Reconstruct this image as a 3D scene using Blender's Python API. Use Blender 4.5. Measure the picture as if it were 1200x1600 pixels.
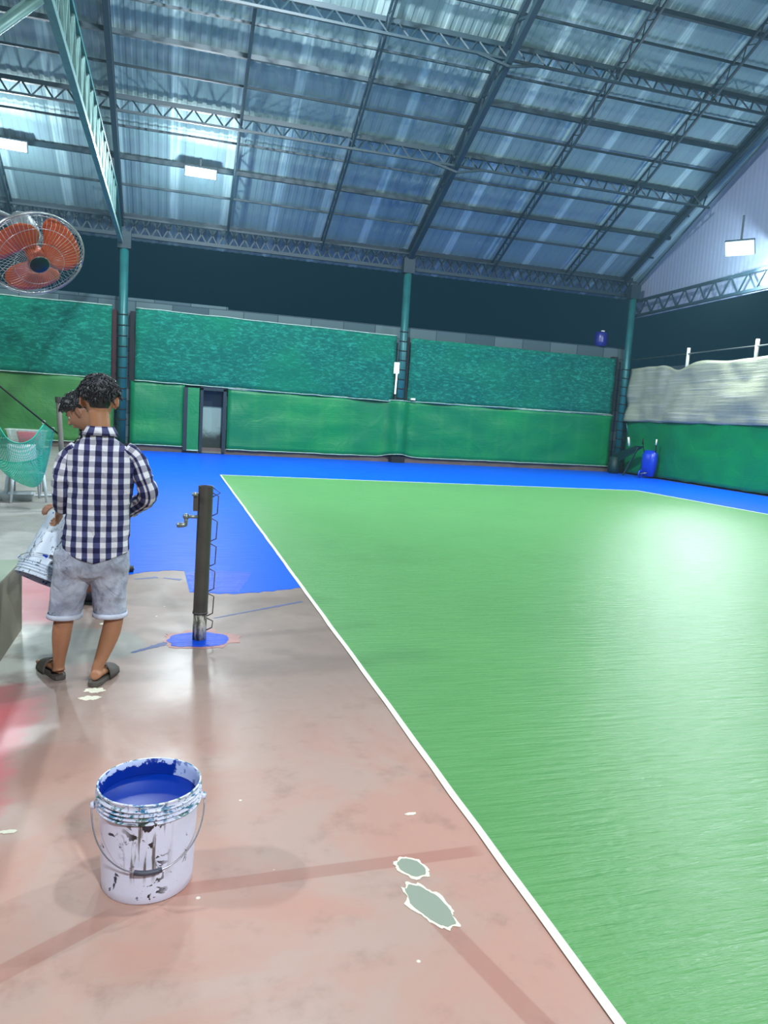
import bpy, bmesh, math, random
from mathutils import Vector, Matrix, noise
for o in list(bpy.data.objects): bpy.data.objects.remove(o)
S = bpy.context.scene; C = S.collection
PI = math.pi
random.seed(7)

# ------------------------------------------------------------------ camera
R0 = Vector((0.959956491501049, -0.27334012008217723, 0.06138984589048508))
R1 = Vector((0.024660723564952358, -0.13583368997659578, -0.9904246853651191))
R2 = Vector((0.2790616117244534, 0.9522785240783302, -0.12365366731701663))
F = 1163.577; H = 1.52
cam_data = bpy.data.cameras.new('camera'); cam = bpy.data.objects.new('camera', cam_data); C.objects.link(cam)
M3 = Matrix((R0, -R1, -R2)).transposed()
cam.matrix_world = Matrix.Translation((0, 0, H)) @ M3.to_4x4()
cam_data.sensor_fit = 'VERTICAL'; cam_data.sensor_height = 36; cam_data.lens = F / 1600 * 36
cam_data.clip_start = .05; cam_data.clip_end = 200
S.camera = cam
S.view_settings.view_transform = 'Standard'; S.view_settings.look = 'None'
S.view_settings.gamma = 1; S.view_settings.use_curve_mapping = False
S.view_settings.exposure = 0.0

def at(px, py, Y):                       # point of the place seen at a pixel, at depth Y
    d = R0 * ((px - 600) / F) + R1 * ((py - 800) / F) + R2
    t = Y / d.y
    return Vector((d.x * t, Y, d.z * t + H))
def on_floor(px, py, z=0):
    d = R0 * ((px - 600) / F) + R1 * ((py - 800) / F) + R2
    t = (z - H) / d.z
    return Vector((d.x * t, d.y * t, z))

# ------------------------------------------------------------------ world and hall lamps
w = bpy.data.worlds.new('night'); S.world = w; w.use_nodes = True
w.node_tree.nodes['Background'].inputs[0].default_value = (.004, .06, .11, 1)
w.node_tree.nodes['Background'].inputs[1].default_value = 0.3

def light(kind, name, loc, energy, col=(1, 1, 1), size=.5, aim=None, size_y=None, spread=None):
    l = bpy.data.lights.new(name, kind); l.energy = energy; l.color = col
    if kind == 'AREA':
        l.size = size
        if size_y: l.shape = 'RECTANGLE'; l.size_y = size_y
        if spread: l.spread = spread
    else: l.shadow_soft_size = size
    o = bpy.data.objects.new(name, l); C.objects.link(o); o.location = loc
    if aim is not None: o.rotation_euler = (Vector(aim) - Vector(loc)).to_track_quat('-Z', 'Y').to_euler()
    return o
COOL = (.86, .95, 1)
LAMPS = [  # floodlights: position, aim, energy, spill, width, height
    ('roof_near', (3.4, 2.6, 10.3), (0, 3, 0), 350, 0, .6, .35),
    ('roof_left', (-7.2, 3.4, 7.2), (1, 5, 0), 430, 0, .6, .35),
    ('roof_back', (2.5, -6, 7.0), (0, 4, 0), 980, 0, .6, .35),
    ('roof_centre', (2.0, 13.2, 12.2), (5, 22, 2), 2300, 650, .6, .35),
    ('roof_right', (10, 8, 11), (9, 13, 0), 1150, 0, .6, .35),
]

# ------------------------------------------------------------------ node helpers
def lin(c):
    return tuple(((x/255)/12.92 if x/255 <= .04045 else ((x/255+.055)/1.055)**2.4) for x in c[:3]) + (1,)
class NT:
    def __init__(s, name):
        s.m = bpy.data.materials.new(name); s.m.use_nodes = True; s.t = s.m.node_tree
        s.b = s.t.nodes['Principled BSDF']
    def n(s, typ, **kw):
        x = s.t.nodes.new(typ)
        for k, v in kw.items(): setattr(x, k, v)
        return x
    def put(s, sock, v):
        if hasattr(v, 'is_output'): s.t.links.new(v, sock)
        elif v is not None: sock.default_value = v
    def math(s, op, a, b=None, c=None, clamp=False):
        x = s.n('ShaderNodeMath', operation=op, use_clamp=clamp)
        s.put(x.inputs[0], a); s.put(x.inputs[1], b)
        if c is not None: s.put(x.inputs[2], c)
        return x.outputs[0]
    def mix(s, f, a, b):
        x = s.n('ShaderNodeMix', data_type='RGBA')
        s.put(x.inputs[0], f); s.put(x.inputs[6], a); s.put(x.inputs[7], b)
        return x.outputs[2]
    def coord(s, kind='Object', scale=None):
        o = s.n('ShaderNodeTexCoord').outputs[kind]
        if scale:
            mp = s.n('ShaderNodeMapping'); s.put(mp.inputs[0], o); mp.inputs[3].default_value = scale; o = mp.outputs[0]
        return o
    def noise(s, vec, scale=5, detail=4, rough=.55, dist=0):
        x = s.n('ShaderNodeTexNoise'); s.put(x.inputs['Vector'], vec)
        x.inputs['Scale'].default_value = scale; x.inputs['Detail'].default_value = detail
        x.inputs['Roughness'].default_value = rough; x.inputs['Distortion'].default_value = dist
        return x.outputs[0]
    def sm(s, v, a, b, lo=0, hi=1):
        x = s.n('ShaderNodeMapRange', interpolation_type='SMOOTHSTEP'); s.put(x.inputs[0], v)
        for i, q in enumerate((a, b, lo, hi)): x.inputs[i+1].default_value = q
        return x.outputs[0]
    def xyz(s, vec):
        x = s.n('ShaderNodeSeparateXYZ'); s.put(x.inputs[0], vec); return x.outputs
    def bump(s, h, strength=.3, dist=.01):
        x = s.n('ShaderNodeBump'); s.put(x.inputs['Height'], h); x.inputs['Strength'].default_value = strength
        x.inputs['Distance'].default_value = dist
        s.t.links.new(x.outputs[0], s.b.inputs['Normal'])
    def base(s, c=None, rough=None, metal=None, spec=None):
        s.put(s.b.inputs['Base Color'], c); s.put(s.b.inputs['Roughness'], rough)
        s.put(s.b.inputs['Metallic'], metal); s.put(s.b.inputs['Specular IOR Level'], spec)
        return s.m
def plain(name, c, rough=.5, metal=0, var=.12, scale=12, bump=0, spec=.5):
    k = NT(name); v = k.coord(); f = k.noise(v, scale)
    a = lin(c); d = tuple(x*(1-var*2) for x in a[:3]) + (1,); u = tuple(min(1, x*(1+var)) for x in a[:3]) + (1,)
    if bump: k.bump(k.noise(v, scale*3), bump, .004)
    return k.base(k.mix(f, d, u), rough, metal, spec)

# ------------------------------------------------------------------ mesh helpers
def obj(name, bm, mat, parent=None, smooth=False):
    me = bpy.data.meshes.new(name); bmesh.ops.recalc_face_normals(bm, faces=bm.faces); bm.to_mesh(me); bm.free()
    if smooth:
        for p in me.polygons: p.use_smooth = True
    o = bpy.data.objects.new(name, me); C.objects.link(o)
    for q in (mat if isinstance(mat, (list, tuple)) else [mat]): me.materials.append(q)
    if parent is not None: o.parent = parent
    return o
def tag(o, label=None, cat=None, group=None, kind=None):
    if label: o['label'] = label
    if cat: o['category'] = cat
    if group: o['group'] = group
    if kind: o['kind'] = kind
    return o
def thing(name, label, cat, loc=(0, 0, 0), group=None, rot=None):
    o = bpy.data.objects.new(name, None); C.objects.link(o); o.location = loc; o.empty_display_size = .1
    if rot: o.rotation_euler = rot
    return tag(o, label, cat, group)
def box(bm, a, b, mi=0):
    v = [bm.verts.new((x, y, z)) for x in (a[0], b[0]) for y in (a[1], b[1]) for z in (a[2], b[2])]
    for f in ((0,1,3,2), (4,6,7,5), (0,4,5,1), (2,3,7,6), (0,2,6,4), (1,5,7,3)):
        bm.faces.new([v[i] for i in f]).material_index = mi
    return v
def bar(bm, p, q, wd, ht=None, up=(0, 0, 1)):
    p, q = Vector(p), Vector(q); ht = ht or wd
    d = (q - p).normalized(); s = d.cross(Vector(up))
    if s.length < 1e-4: s = d.cross(Vector((1, 0, 0)))
    s.normalize(); u = s.cross(d)
    v = [bm.verts.new(c + s*a*wd/2 + u*b*ht/2) for c in (p, q) for a, b in ((-1,-1), (1,-1), (1,1), (-1,1))]
    for f in ((0,1,2,3), (7,6,5,4), (0,4,5,1), (1,5,6,2), (2,6,7,3), (3,7,4,0)): bm.faces.new([v[i] for i in f])
def tube(bm, pts, r, n=10, cap=True, uv=False):
    pts = [Vector(p) for p in pts]; rs = r if isinstance(r, (list, tuple)) else [r]*len(pts)
    rings = []; prev = None
    for i, p in enumerate(pts):
        d = (pts[min(i+1, len(pts)-1)] - pts[max(i-1, 0)]).normalized()
        if prev is None:
            a = Vector((0, 0, 1)) if abs(d.z) < .9 else Vector((0, 1, 0)); s = d.cross(a).normalized()
        else: s = (prev - d*prev.dot(d)).normalized()
        prev = s; u = d.cross(s)
        rr = rs[i]; ra, rb = rr if isinstance(rr, tuple) else (rr, rr)
        rings.append([p + s*math.cos(t)*ra + u*math.sin(t)*rb for t in [2*PI*k/n for k in range(n)]])
    return loft(bm, rings, cap, uv)
def loft(bm, rings, cap=True, uv=False, closed=True, mi=0):
    V = [[bm.verts.new(p) for p in r] for r in rings]; n = len(rings[0])
    L = bm.loops.layers.uv.verify() if uv else None
    vv = 0; us = []
    if uv:
        mid = rings[len(rings)//2]; u = [0]
        for k in range(n): u.append(u[-1] + (mid[(k+1) % n] - mid[k]).length)
        us = u; vs = [0]
        for i in range(1, len(rings)):
            c0 = sum(rings[i-1], Vector())/n; c1 = sum(rings[i], Vector())/n; vs.append(vs[-1] + (c1-c0).length)
    for i in range(len(V)-1):
        for k in range(n if closed else n-1):
            f = bm.faces.new((V[i][k], V[i][(k+1) % n], V[i+1][(k+1) % n], V[i+1][k])); f.material_index = mi
            if uv:
                for lp, (a, b) in zip(f.loops, ((k, i), (k+1, i), (k+1, i+1), (k, i+1))): lp[L].uv = (us[a], vs[b])
    if cap and closed:
        bm.faces.new(V[0][::-1]).material_index = mi; bm.faces.new(V[-1]).material_index = mi
    return V
def lathe(bm, prof, n=48, c=(0, 0), mi=0, mis=None):
    V = []
    for r, z in prof:
        V.append([bm.verts.new((c[0]+r*math.cos(2*PI*k/n), c[1]+r*math.sin(2*PI*k/n), z)) for k in range(n)] if r > 1e-6 else [bm.verts.new((c[0], c[1], z))])
    for i in range(len(V)-1):
        a, b = V[i], V[i+1]; m_ = mis[i] if mis else mi
        for k in range(n):
            k2 = (k+1) % n
            if len(a) == 1 and len(b) == 1: continue
            if len(a) == 1: f = bm.faces.new((a[0], b[k], b[k2]))
            elif len(b) == 1: f = bm.faces.new((a[k], a[k2], b[0]))
            else: f = bm.faces.new((a[k], a[k2], b[k2], b[k]))
            f.material_index = m_
def ball(bm, c, r, seg=16, rings=10, rot=None):
    c = Vector(c); r = Vector(r) if hasattr(r, '__len__') else Vector((r, r, r)); V = []
    rows = []
    for i in range(rings+1):
        ph = PI*i/rings; row = []
        for k in range(seg if 0 < i < rings else 1):
            t = 2*PI*k/seg
            p = Vector((r.x*math.sin(ph)*math.cos(t), r.y*math.sin(ph)*math.sin(t), r.z*math.cos(ph)))
            if rot: p = rot @ p
            row.append(bm.verts.new(c+p))
        rows.append(row)
    for i in range(rings):
        a, b = rows[i], rows[i+1]
        for k in range(seg):
            k2 = (k+1) % seg
            if len(a) == 1: bm.faces.new((a[0], b[k], b[k2]))
            elif len(b) == 1: bm.faces.new((a[k], b[0], a[k2]))
            else: bm.faces.new((a[k], b[k], b[k2], a[k2]))
def poly(bm, pts, z, thick=.002):
    top = [bm.verts.new((p[0], p[1], z+thick)) for p in pts]; bot = [bm.verts.new((p[0], p[1], z)) for p in pts]
    bm.faces.new(top); bm.faces.new(bot[::-1]); n = len(pts)
    for i in range(n): bm.faces.new((bot[i], bot[(i+1) % n], top[(i+1) % n], top[i]))
def smooth_path(pts, n=6):                # Catmull-Rom
    P = [Vector(p) for p in pts]; out = []
    for i in range(len(P)-1):
        a, b, c, d = P[max(i-1, 0)], P[i], P[i+1], P[min(i+2, len(P)-1)]
        for k in range(n):
            t = k/n
            out.append(.5*((2*b) + (-a+c)*t + (2*a-5*b+4*c-d)*t*t + (-a+3*b-3*c+d)*t**3))
    out.append(P[-1]); return out
def ramp(keys, t):                        # piecewise smooth interpolation of tuples
    if t <= keys[0][0]: return keys[0][1:]
    for a, b in zip(keys, keys[1:]):
        if t <= b[0]:
            f = (t-a[0])/(b[0]-a[0]); f = f*f*(3-2*f)
            return tuple(x+(y-x)*f for x, y in zip(a[1:], b[1:]))
    return keys[-1][1:]

# ------------------------------------------------------------------ hall dimensions
YB = 25.9                                  # back wall plane
ZE, SL = 7.3, .508                         # roof height at the back wall and its slope
YR = 8.0                                   # ridge
XL, XR = -12.0, 17.0
def roof_z(y): return ZE + SL*(YB-y) if y >= YR else ZE + SL*(YB-YR) - SL*(YR-y)
def xr(y): return 17.0 - (YB-y)*.058       # right wall runs very slightly askew to the court

# ------------------------------------------------------------------ materials of the setting
def floor_material():
    k = NT('worn_red_floor'); g = k.coord('Object'); x, y, z = k.xyz(g)
    n1 = k.noise(g, 1.3, 6, .6, .6); n2 = k.noise(g, 5, 8, .65); n3 = k.noise(g, .55, 3, .5, .3)
    red = k.mix(k.sm(n1, .38, .62), lin((178, 150, 138)), lin((184, 140, 126)))
    brown = k.mix(n2, lin((124, 106, 100)), lin((158, 140, 130)))
    yy = k.math('ADD', y, k.math('MULTIPLY', k.math('SUBTRACT', n1, .5), 1.6))
    c = k.mix(k.sm(yy, 2.6, 4.6), red, brown)
    c = k.mix(k.math('MULTIPLY', k.sm(n2, .5, .75), .35), c, lin((112, 84, 76)))
    xw = k.math('ADD', x, k.math('MULTIPLY', k.math('SUBTRACT', n2, .5), .25))
    # strong pink wash beside the ledge
    pink = k.math('MULTIPLY', k.sm(xw, -.66, -.54, 1, 0), k.sm(yy, 3.9, 4.35, 1, 0))
    c = k.mix(k.math('MULTIPLY', pink, .8), c, lin((206, 100, 108)))
    pink2 = k.math('MULTIPLY', k.sm(xw, -.72, -.62, 1, 0), k.math('MULTIPLY', k.sm(y, 5.2, 5.5), k.sm(y, 6.9, 7.0, 1, 0)))
    c = k.mix(k.math('MULTIPLY', pink2, .8), c, lin((190, 100, 110)))
    # pale paint residue at the foot of the ledge
    pale = k.math('MULTIPLY', k.sm(xw, -.74, -.52, 1, 0), k.math('MULTIPLY', k.sm(yy, 4.1, 4.5), k.sm(y, 5.1, 5.5, 1, 0)))
    c = k.mix(k.math('MULTIPLY', pale, k.sm(n2, .35, .55, .45, .95)), c, lin((196, 198, 188)))
    # grey-green scuffed patch round the standing man
    ex = k.math('POWER', k.math('DIVIDE', k.math('ADD', x, .5), .42), 2); ey = k.math('POWER', k.math('DIVIDE', k.math('SUBTRACT', y, 4.85), .4), 2)
    e = k.math('ADD', k.math('ADD', ex, ey), k.math('MULTIPLY', n2, .5))
    c = k.mix(k.math('MULTIPLY', k.sm(e, .9, 1.25, 1, 0), .6), c, lin((122, 132, 126)))
    # bare grey concrete to the left of the blue
    gr = k.math('MULTIPLY', k.sm(xw, -1.28, -1.22, 1, 0), k.sm(y, 5.4, 5.6))
    c = k.mix(gr, c, k.mix(n2, lin((112, 112, 106)), lin((160, 156, 150))))
    # old court line showing through, slightly redder
    for ax, ay, bx, by, hw in ((-.1, 2.26, 1.14, 2.30, .028), (.80, 2.1, 1.05, 1.2, .03), (-.6, 1.85, -.1, 2.2, .03)):
        L = math.hypot(bx-ax, by-ay); nx, ny = -(by-ay)/L, (bx-ax)/L
        d = k.math('ABSOLUTE', k.math('ADD', k.math('MULTIPLY', k.math('SUBTRACT', x, ax), nx), k.math('MULTIPLY', k.math('SUBTRACT', y, ay), ny)))
        t = k.math('ADD', k.math('MULTIPLY', k.math('SUBTRACT', x, ax), -ny*-1 if False else (bx-ax)/L), k.math('MULTIPLY', k.math('SUBTRACT', y, ay), (by-ay)/L))
        mk = k.math('MULTIPLY', k.sm(d, hw, hw+.008, 1, 0), k.math('MULTIPLY', k.sm(t, 0, .08), k.sm(t, L-.08, L, 1, 0)))
        c = k.mix(k.math('MULTIPLY', mk, .38), c, lin((150, 88, 76)))
    # pale flecks
    vr = k.n('ShaderNodeTexVoronoi'); k.put(vr.inputs['Vector'], g); vr.inputs['Scale'].default_value = 7
    fl = k.math('MULTIPLY', k.sm(vr.outputs[0], .035, .06, 1, 0), k.sm(n3, .5, .56))
    c = k.mix(fl, c, lin((225, 215, 200)))
    rg = k.sm(n1, .35, .7, .3, .5)
    k.bump(k.math('ADD', n2, k.math('MULTIPLY', k.noise(g, 60, 3), .3)), .12, .01)
    return k.base(c, rg, 0, .18)
def court_material(name, c1, c2, rough, streak=1.0, spec=.5, bstr=.25):
    k = NT(name); g = k.coord('Object'); gs = k.coord('Object', (.5, 5, 1))
    n1 = k.noise(g, .7, 5, .6, .5); n2 = k.noise(gs, 6, 5, .6); n3 = k.noise(g, 40, 3)
    c = k.mix(k.math('ADD', k.math('MULTIPLY', n1, .6), k.math('MULTIPLY', n2, .4)), lin(c1), lin(c2))
    k.bump(k.math('ADD', k.math('MULTIPLY', n2, streak), k.math('MULTIPLY', n3, .35)), bstr, .012)
    return k.base(c, k.sm(n2, .3, .7, rough-.05, rough+.07), 0, spec)
m_floor = floor_material()
m_green = court_material('fresh_green_court_paint', (84, 140, 82), (102, 162, 96), .33, 3.0, spec=.26, bstr=.42)
m_blue = court_material('fresh_blue_court_paint', (0, 80, 214), (0, 94, 232), .42, .6, .1, .12)
m_bluewet = court_material('thick_wet_blue_paint', (0, 62, 190), (6, 84, 222), .35, 2, .2, .5)
m_white = plain('white_line_paint', (238, 236, 222), .5, var=.06, scale=25)
m_conc = plain('bare_concrete', (120, 118, 106), .75, var=.2, scale=4, bump=.4)
def concrete_ledge():
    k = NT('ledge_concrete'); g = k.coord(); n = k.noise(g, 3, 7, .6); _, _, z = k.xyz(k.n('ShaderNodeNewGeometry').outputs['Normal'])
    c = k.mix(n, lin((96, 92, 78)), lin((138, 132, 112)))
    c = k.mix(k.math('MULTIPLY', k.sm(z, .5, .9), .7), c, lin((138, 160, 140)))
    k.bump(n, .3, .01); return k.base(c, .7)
m_ledge = concrete_ledge()
def block_material():
    k = NT('block_wall'); b = k.n('ShaderNodeTexBrick'); g = k.coord(); x, y, z = k.xyz(g)
    cb = k.n('ShaderNodeCombineXYZ'); k.put(cb.inputs[0], x); k.put(cb.inputs[1], z); k.put(b.inputs[0], cb.outputs[0])
    b.inputs['Color1'].default_value = lin((52, 74, 84)); b.inputs['Color2'].default_value = lin((88, 108, 112)); b.inputs['Mortar'].default_value = lin((30, 44, 52))
    b.inputs['Scale'].default_value = 1; b.inputs['Brick Width'].default_value = 1.15; b.inputs['Row Height'].default_value = .4; b.inputs['Mortar Size'].default_value = .012
    return k.base(b.outputs[0], .85)
m_block = block_material()
def kerb_material():
    k = NT('brown_kerb'); g = k.coord(); n = k.noise(g, 2.5, 6, .65)
    return k.base(k.mix(n, lin((74, 66, 62)), lin((122, 104, 92))), .7)
m_kerb = kerb_material()
def sheet_material(name, c1, c2, wear):
    k = NT(name); g = k.coord(); n = k.noise(g, .35, 4, .55, .4); n2 = k.noise(k.coord('Object', (1, 1, 30)), 1.2, 2); x, y, z = k.xyz(g)
    c = k.mix(k.sm(n, .35, .65), lin(c1), lin(c2))
    wv = k.n('ShaderNodeTexWave'); k.put(wv.inputs[0], g); wv.inputs['Scale'].default_value = .28; wv.inputs['Distortion'].default_value = .3
    c = k.mix(k.math('MULTIPLY', k.sm(wv.outputs[1], .9, 1), .1), c, lin(wear))
    k.bump(k.math('ADD', k.noise(g, 1.2, 4, .5, 1), k.math('MULTIPLY', n2, .15)), .5, .08)
    return k.base(c, .42, 0, .4)
m_gsheet = sheet_material('green_tarpaulin', (0, 120, 74), (8, 138, 72), (60, 160, 80))
m_gsheet2 = sheet_material('faded_green_tarpaulin', (52, 118, 62), (70, 128, 62), (96, 140, 70))
def net_material():
    k = NT('teal_shade_net'); g = k.coord('Object', (1.1, 1, 3.2))
    n = k.noise(g, 4.5, 8, .75, .6); n2 = k.noise(k.coord(), .4, 3)
    c = k.mix(k.sm(n, .46, .68), lin((0, 96, 82)), lin((40, 152, 128)))
    c = k.mix(k.sm(n2, .45, .7, 0, .5), c, lin((0, 122, 84)))
    k.bump(n, .5, .03); return k.base(c, .8, 0, .2)
m_net = net_material()
def cloth_white():
    k = NT('weathered_white_tarpaulin'); g = k.coord(); n = k.noise(g, 1, 5, .6, .5)
    gs = k.coord('Object', (1, .3, 7)); n2 = k.noise(gs, 1.5, 4)
    c = k.mix(n, lin((132, 136, 116)), lin((178, 180, 152))); c = k.mix(k.sm(n2, .5, .7, 0, .4), c, lin((205, 206, 186)))
    k.bump(k.math('ADD', n, n2), .5, .05); return k.base(c, .7, 0, .3)
m_wsheet = cloth_white()
def roof_material():
    k = NT('translucent_roof_sheets'); g = k.coord(); x, y, z = k.xyz(g)
    # overlapping sheets: two pale lap strips per bay, running up the slope
    f = k.math('FRACT', k.math('DIVIDE', k.math('SUBTRACT', x, -1.6+.78), 1.55))
    d = k.math('ABSOLUTE', k.math('SUBTRACT', f, .5))
    n = k.noise(k.coord('Object', (6, .25, .25)), 2, 3); n1 = k.noise(g, .25, 3)
    st = k.math('MULTIPLY', k.sm(d, .06, .11, 1, 0), k.sm(n, .35, .55, .45, 1))
    # second sheet layer: darker rectangles between purlins
    fx = k.math('FRACT', k.math('DIVIDE', x, .78)); fy = k.math('FRACT', k.math('DIVIDE', y, 3.3))
    pt = k.math('MULTIPLY', k.sm(k.math('ABSOLUTE', k.math('SUBTRACT', fx, .5)), .28, .34, 1, 0), k.sm(fy, .3, .36, 1, 0))
    c = k.mix(n1, lin((108, 132, 136)), lin((122, 144, 148)))
    c = k.mix(k.math('MULTIPLY', pt, .28), c, lin((112, 120, 134)))
    c = k.mix(k.math('MULTIPLY', st, .6), c, lin((182, 204, 204)))
    k.base(c, .7, 0, .15); return k.m
m_roof = roof_material()
m_gable = plain('gable_sheet_metal', (150, 158, 176), .55, .1, .08, .6)
m_steel = plain('dark_painted_steel', (20, 44, 54), .6, 0, .15, 3)
m_teal = plain('teal_painted_steel', (34, 104, 104), .42, .2, .25, 3)
m_pale = plain('pale_painted_steel', (122, 160, 156), .4, .3, .25, 4)
m_dark = plain('gap_shade_and_dark_parts', (26, 24, 28), .8, 0, .2, 4)  # near-black: shade in the wall gaps, also ropes, column blocks and handles
m_galv = plain('galvanised_steel', (150, 156, 150), .38, .7, .2, 20)

# ------------------------------------------------------------------ setting: floor, painted court, walls, roof
def grid_quad(bm, x0, x1, y0, y1, z, n=1):
    v = [bm.verts.new(p) for p in ((x0, y0, z), (x1, y0, z), (x1, y1, z), (x0, y1, z))]; bm.faces.new(v)
bm = bmesh.new(); box(bm, (XL-1, -10.2, -.2), (18.5, 28, 0)); tag(obj('floor', bm, m_floor), kind='structure')
# blue surround, with the ragged working edge the painters have reached
edge = [(38, 901), (60, 902), (110, 903), (160, 901), (205, 897), (232, 893), (262, 891), (288, 892), (292, 908), (296, 925), (320, 927.5), (352, 928), (380, 927.5), (420, 924), (450, 921), (474, 917)]
E = []
pts = [on_floor(*q) for q in edge]
for a, b in zip(pts, pts[1:]):
    for j in range(5):
        p = a.lerp(b, j/5); E.append((p.x, p.y + noise.noise(Vector((p.x*14, p.y*9, 0)))*.045))
E.append((pts[-1].x+.05, pts[-1].y))
outer = [(1.26, 6.4), (1.26, 6.2)]
bm = bmesh.new()
P = E + [(1.30, 6.3), (1.30, 17.52), (12.3, 17.52), (12.3, -8), (xr(-8)-.1, -8), (xr(YB)-.1, YB-.1), (-1.36, YB-.1)] + [(-1.28+.02*noise.noise(Vector((0, y*2, 3))), y) for y in (24, 20, 16, 12, 10, 8.5, 7.4)]
poly(bm, P, 0, .003); tag(obj('blue_court_surround', bm, m_blue), kind='structure')
# green playing surface
bm = bmesh.new(); poly(bm, [(1.165, -8), (12.36, -8), (12.36, 17.58), (1.165, 17.58)], 0, .0045)
tag(obj('green_court_surface', bm, m_green), kind='structure')
def stripe(name, a, b, wd, z=.0048, wob=.0):
    bm = bmesh.new(); a, b = Vector(a+(0,)), Vector(b+(0,)); d = (b-a).normalized(); s = Vector((d.y, -d.x, 0)); n = int((b-a).length*4)+1
    l, r = [], []
    for i in range(n+1):
        p = a.lerp(b, i/n); k = noise.noise(p*3)*wob; l.append(p - s*(wd/2-k)); r.append(p + s*(wd/2+k*.6))
    poly(bm, [(p.x, p.y) for p in l+r[::-1]], z, .001); return tag(obj(name, bm, m_white), kind='structure')
stripe('trim_1', (1.16, -8), (1.16, 17.6), .03, wob=.006)
stripe('trim_2', (1.145, 17.6), (12.36, 17.6), .05)
stripe('trim_3', (12.34, 17.6), (12.34, -8), .05)
# back wall: brown kerb, sheeted frame, block course above
bm = bmesh.new(); box(bm, (XL, YB-.06, 0), (xr(YB), YB+.25, .19)); tag(obj('baseboard_back', bm, m_kerb), kind='structure')
bm = bmesh.new()
box(bm, (XL, YB+.16, .19), (.95, YB+.3, 4.9)); box(bm, (1.78, YB+.16, .19), (xr(YB)+.2, YB+.3, 4.82)); box(bm, (.95, YB+.16, 2.25), (1.78, YB+.3, 4.9))
tag(obj('wall_back', bm, m_block), kind='structure')
bm = bmesh.new()
v = [bm.verts.new((xr(y)+dx, y, z)) for dx in (.16, .3) for y, z in ((YB+.2, 0), (-10, 0), (-10, 4.0), (YB+.2, 4.0))]
for f in ((0,1,2,3), (7,6,5,4), (0,4,5,1), (1,5,6,2), (2,6,7,3), (3,7,4,0)): bm.faces.new([v[i] for i in f])
tag(obj('wall_right', bm, m_block), kind='structure')
# right gable cladding above an open strip
bm = bmesh.new(); vs0, vs1 = [], []
prof = [(YB+.4, 6.0), (-9.9, 6.0), (-9.9, roof_z(-9.9)), (YR, roof_z(YR)), (YB+.4, roof_z(YB+.4))]
A = [bm.verts.new((xr(y)+.3, y, z)) for y, z in prof]; B = [bm.verts.new((xr(y)+.36, y, z)) for y, z in prof]
bm.faces.new(A); bm.faces.new(B[::-1])
for i in range(5): bm.faces.new((A[i], B[i], B[(i+1) % 5], A[(i+1) % 5]))
k = NT('gable_corrugated_sheet'); g = k.coord(); wv = k.n('ShaderNodeTexWave', bands_direction='Y'); k.put(wv.inputs[0], g); wv.inputs['Scale'].default_value = 1.6
k.bump(wv.outputs[1], .2, .02); k.base(k.mix(k.noise(g, .3), lin((120, 132, 156)), lin((150, 158, 178))), .5, .1)
tag(obj('wall_right_gable', bm, k.m), kind='structure')
# the unseen left side and rear: same block wall, closing the hall
bm = bmesh.new(); box(bm, (XL-.2, -10, 0), (XL, YB+.2, 4.5)); tag(obj('wall_left', bm, m_block), kind='structure')
bm = bmesh.new(); box(bm, (XL, -10.2, 0), (15.2, -10, 4.5)); tag(obj('wall_front', bm, m_block), kind='structure')
# roof: trapezoidal sheets on two slopes
bm = bmesh.new(); ys = [YB+1.1, YR, -10.3]; CR = .012; xs = []; x = XL
while x < 17.3:
    xs += [(x, 0), (x+.11, 0), (x+.14, .012), (x+.22, .012)]; x += .25
rows = [[bm.verts.new((x, y, roof_z(y)+.12+dz)) for x, dz in xs] for y in ys]
for a, b in zip(rows, rows[1:]):
    for i in range(len(xs)-1): bm.faces.new((a[i], a[i+1], b[i+1], b[i]))
o = tag(obj('ceiling', bm, m_roof), kind='structure')
md = o.modifiers.new('thickness', 'SOLIDIFY'); md.thickness = .01; md.offset = 1

# ------------------------------------------------------------------ roof steelwork
ORD = ['first', 'second', 'third', 'fourth', 'fifth', 'sixth', 'seventh', 'eighth', 'ninth', 'tenth', 'eleventh', 'twelfth', 'thirteenth', 'fourteenth', 'fifteenth', 'sixteenth', 'seventeenth']
def ldir(y0, y1):                          # unit vector up the slope
    return Vector((0, y1-y0, roof_z(y1)-roof_z(y0))).normalized()
NRM = Vector((0, -SL, -1)).normalized()    # perpendicular to the sheets, into the hall
X0T, X1T = -8.0, 16.75
prows = [(24.57, 'thin'), (23.61, 'thick'), (22.61, 'thin'), (21.77, 'truss'), (20.9, 'thin'), (20.11, 'thick'), (19.31, 'thin'), (18.6, 'truss'), (17.82, 'thin'), (17.08, 'thick'), (16.3, 'thin'), (15.5, 'truss')]
def zigzag(bm, a0, a1, b0, b1, n, wd, x=False):
    a0, a1, b0, b1 = map(Vector, (a0, a1, b0, b1))
    for i in range(n):
        p = a0.lerp(a1, i/n); q = b0.lerp(b1, (i+.5)/n); r = a0.lerp(a1, (i+1)/n)
        bar(bm, p, q, wd); bar(bm, q, r, wd)
        if x: bar(bm, b0.lerp(b1, i/n), a0.lerp(a1, (i+.5)/n), wd); bar(bm, a0.lerp(a1, (i+.5)/n), b0.lerp(b1, (i+1)/n), wd)
k_ = {'thin': 0, 'thick': 0, 'truss': 0}
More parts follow.
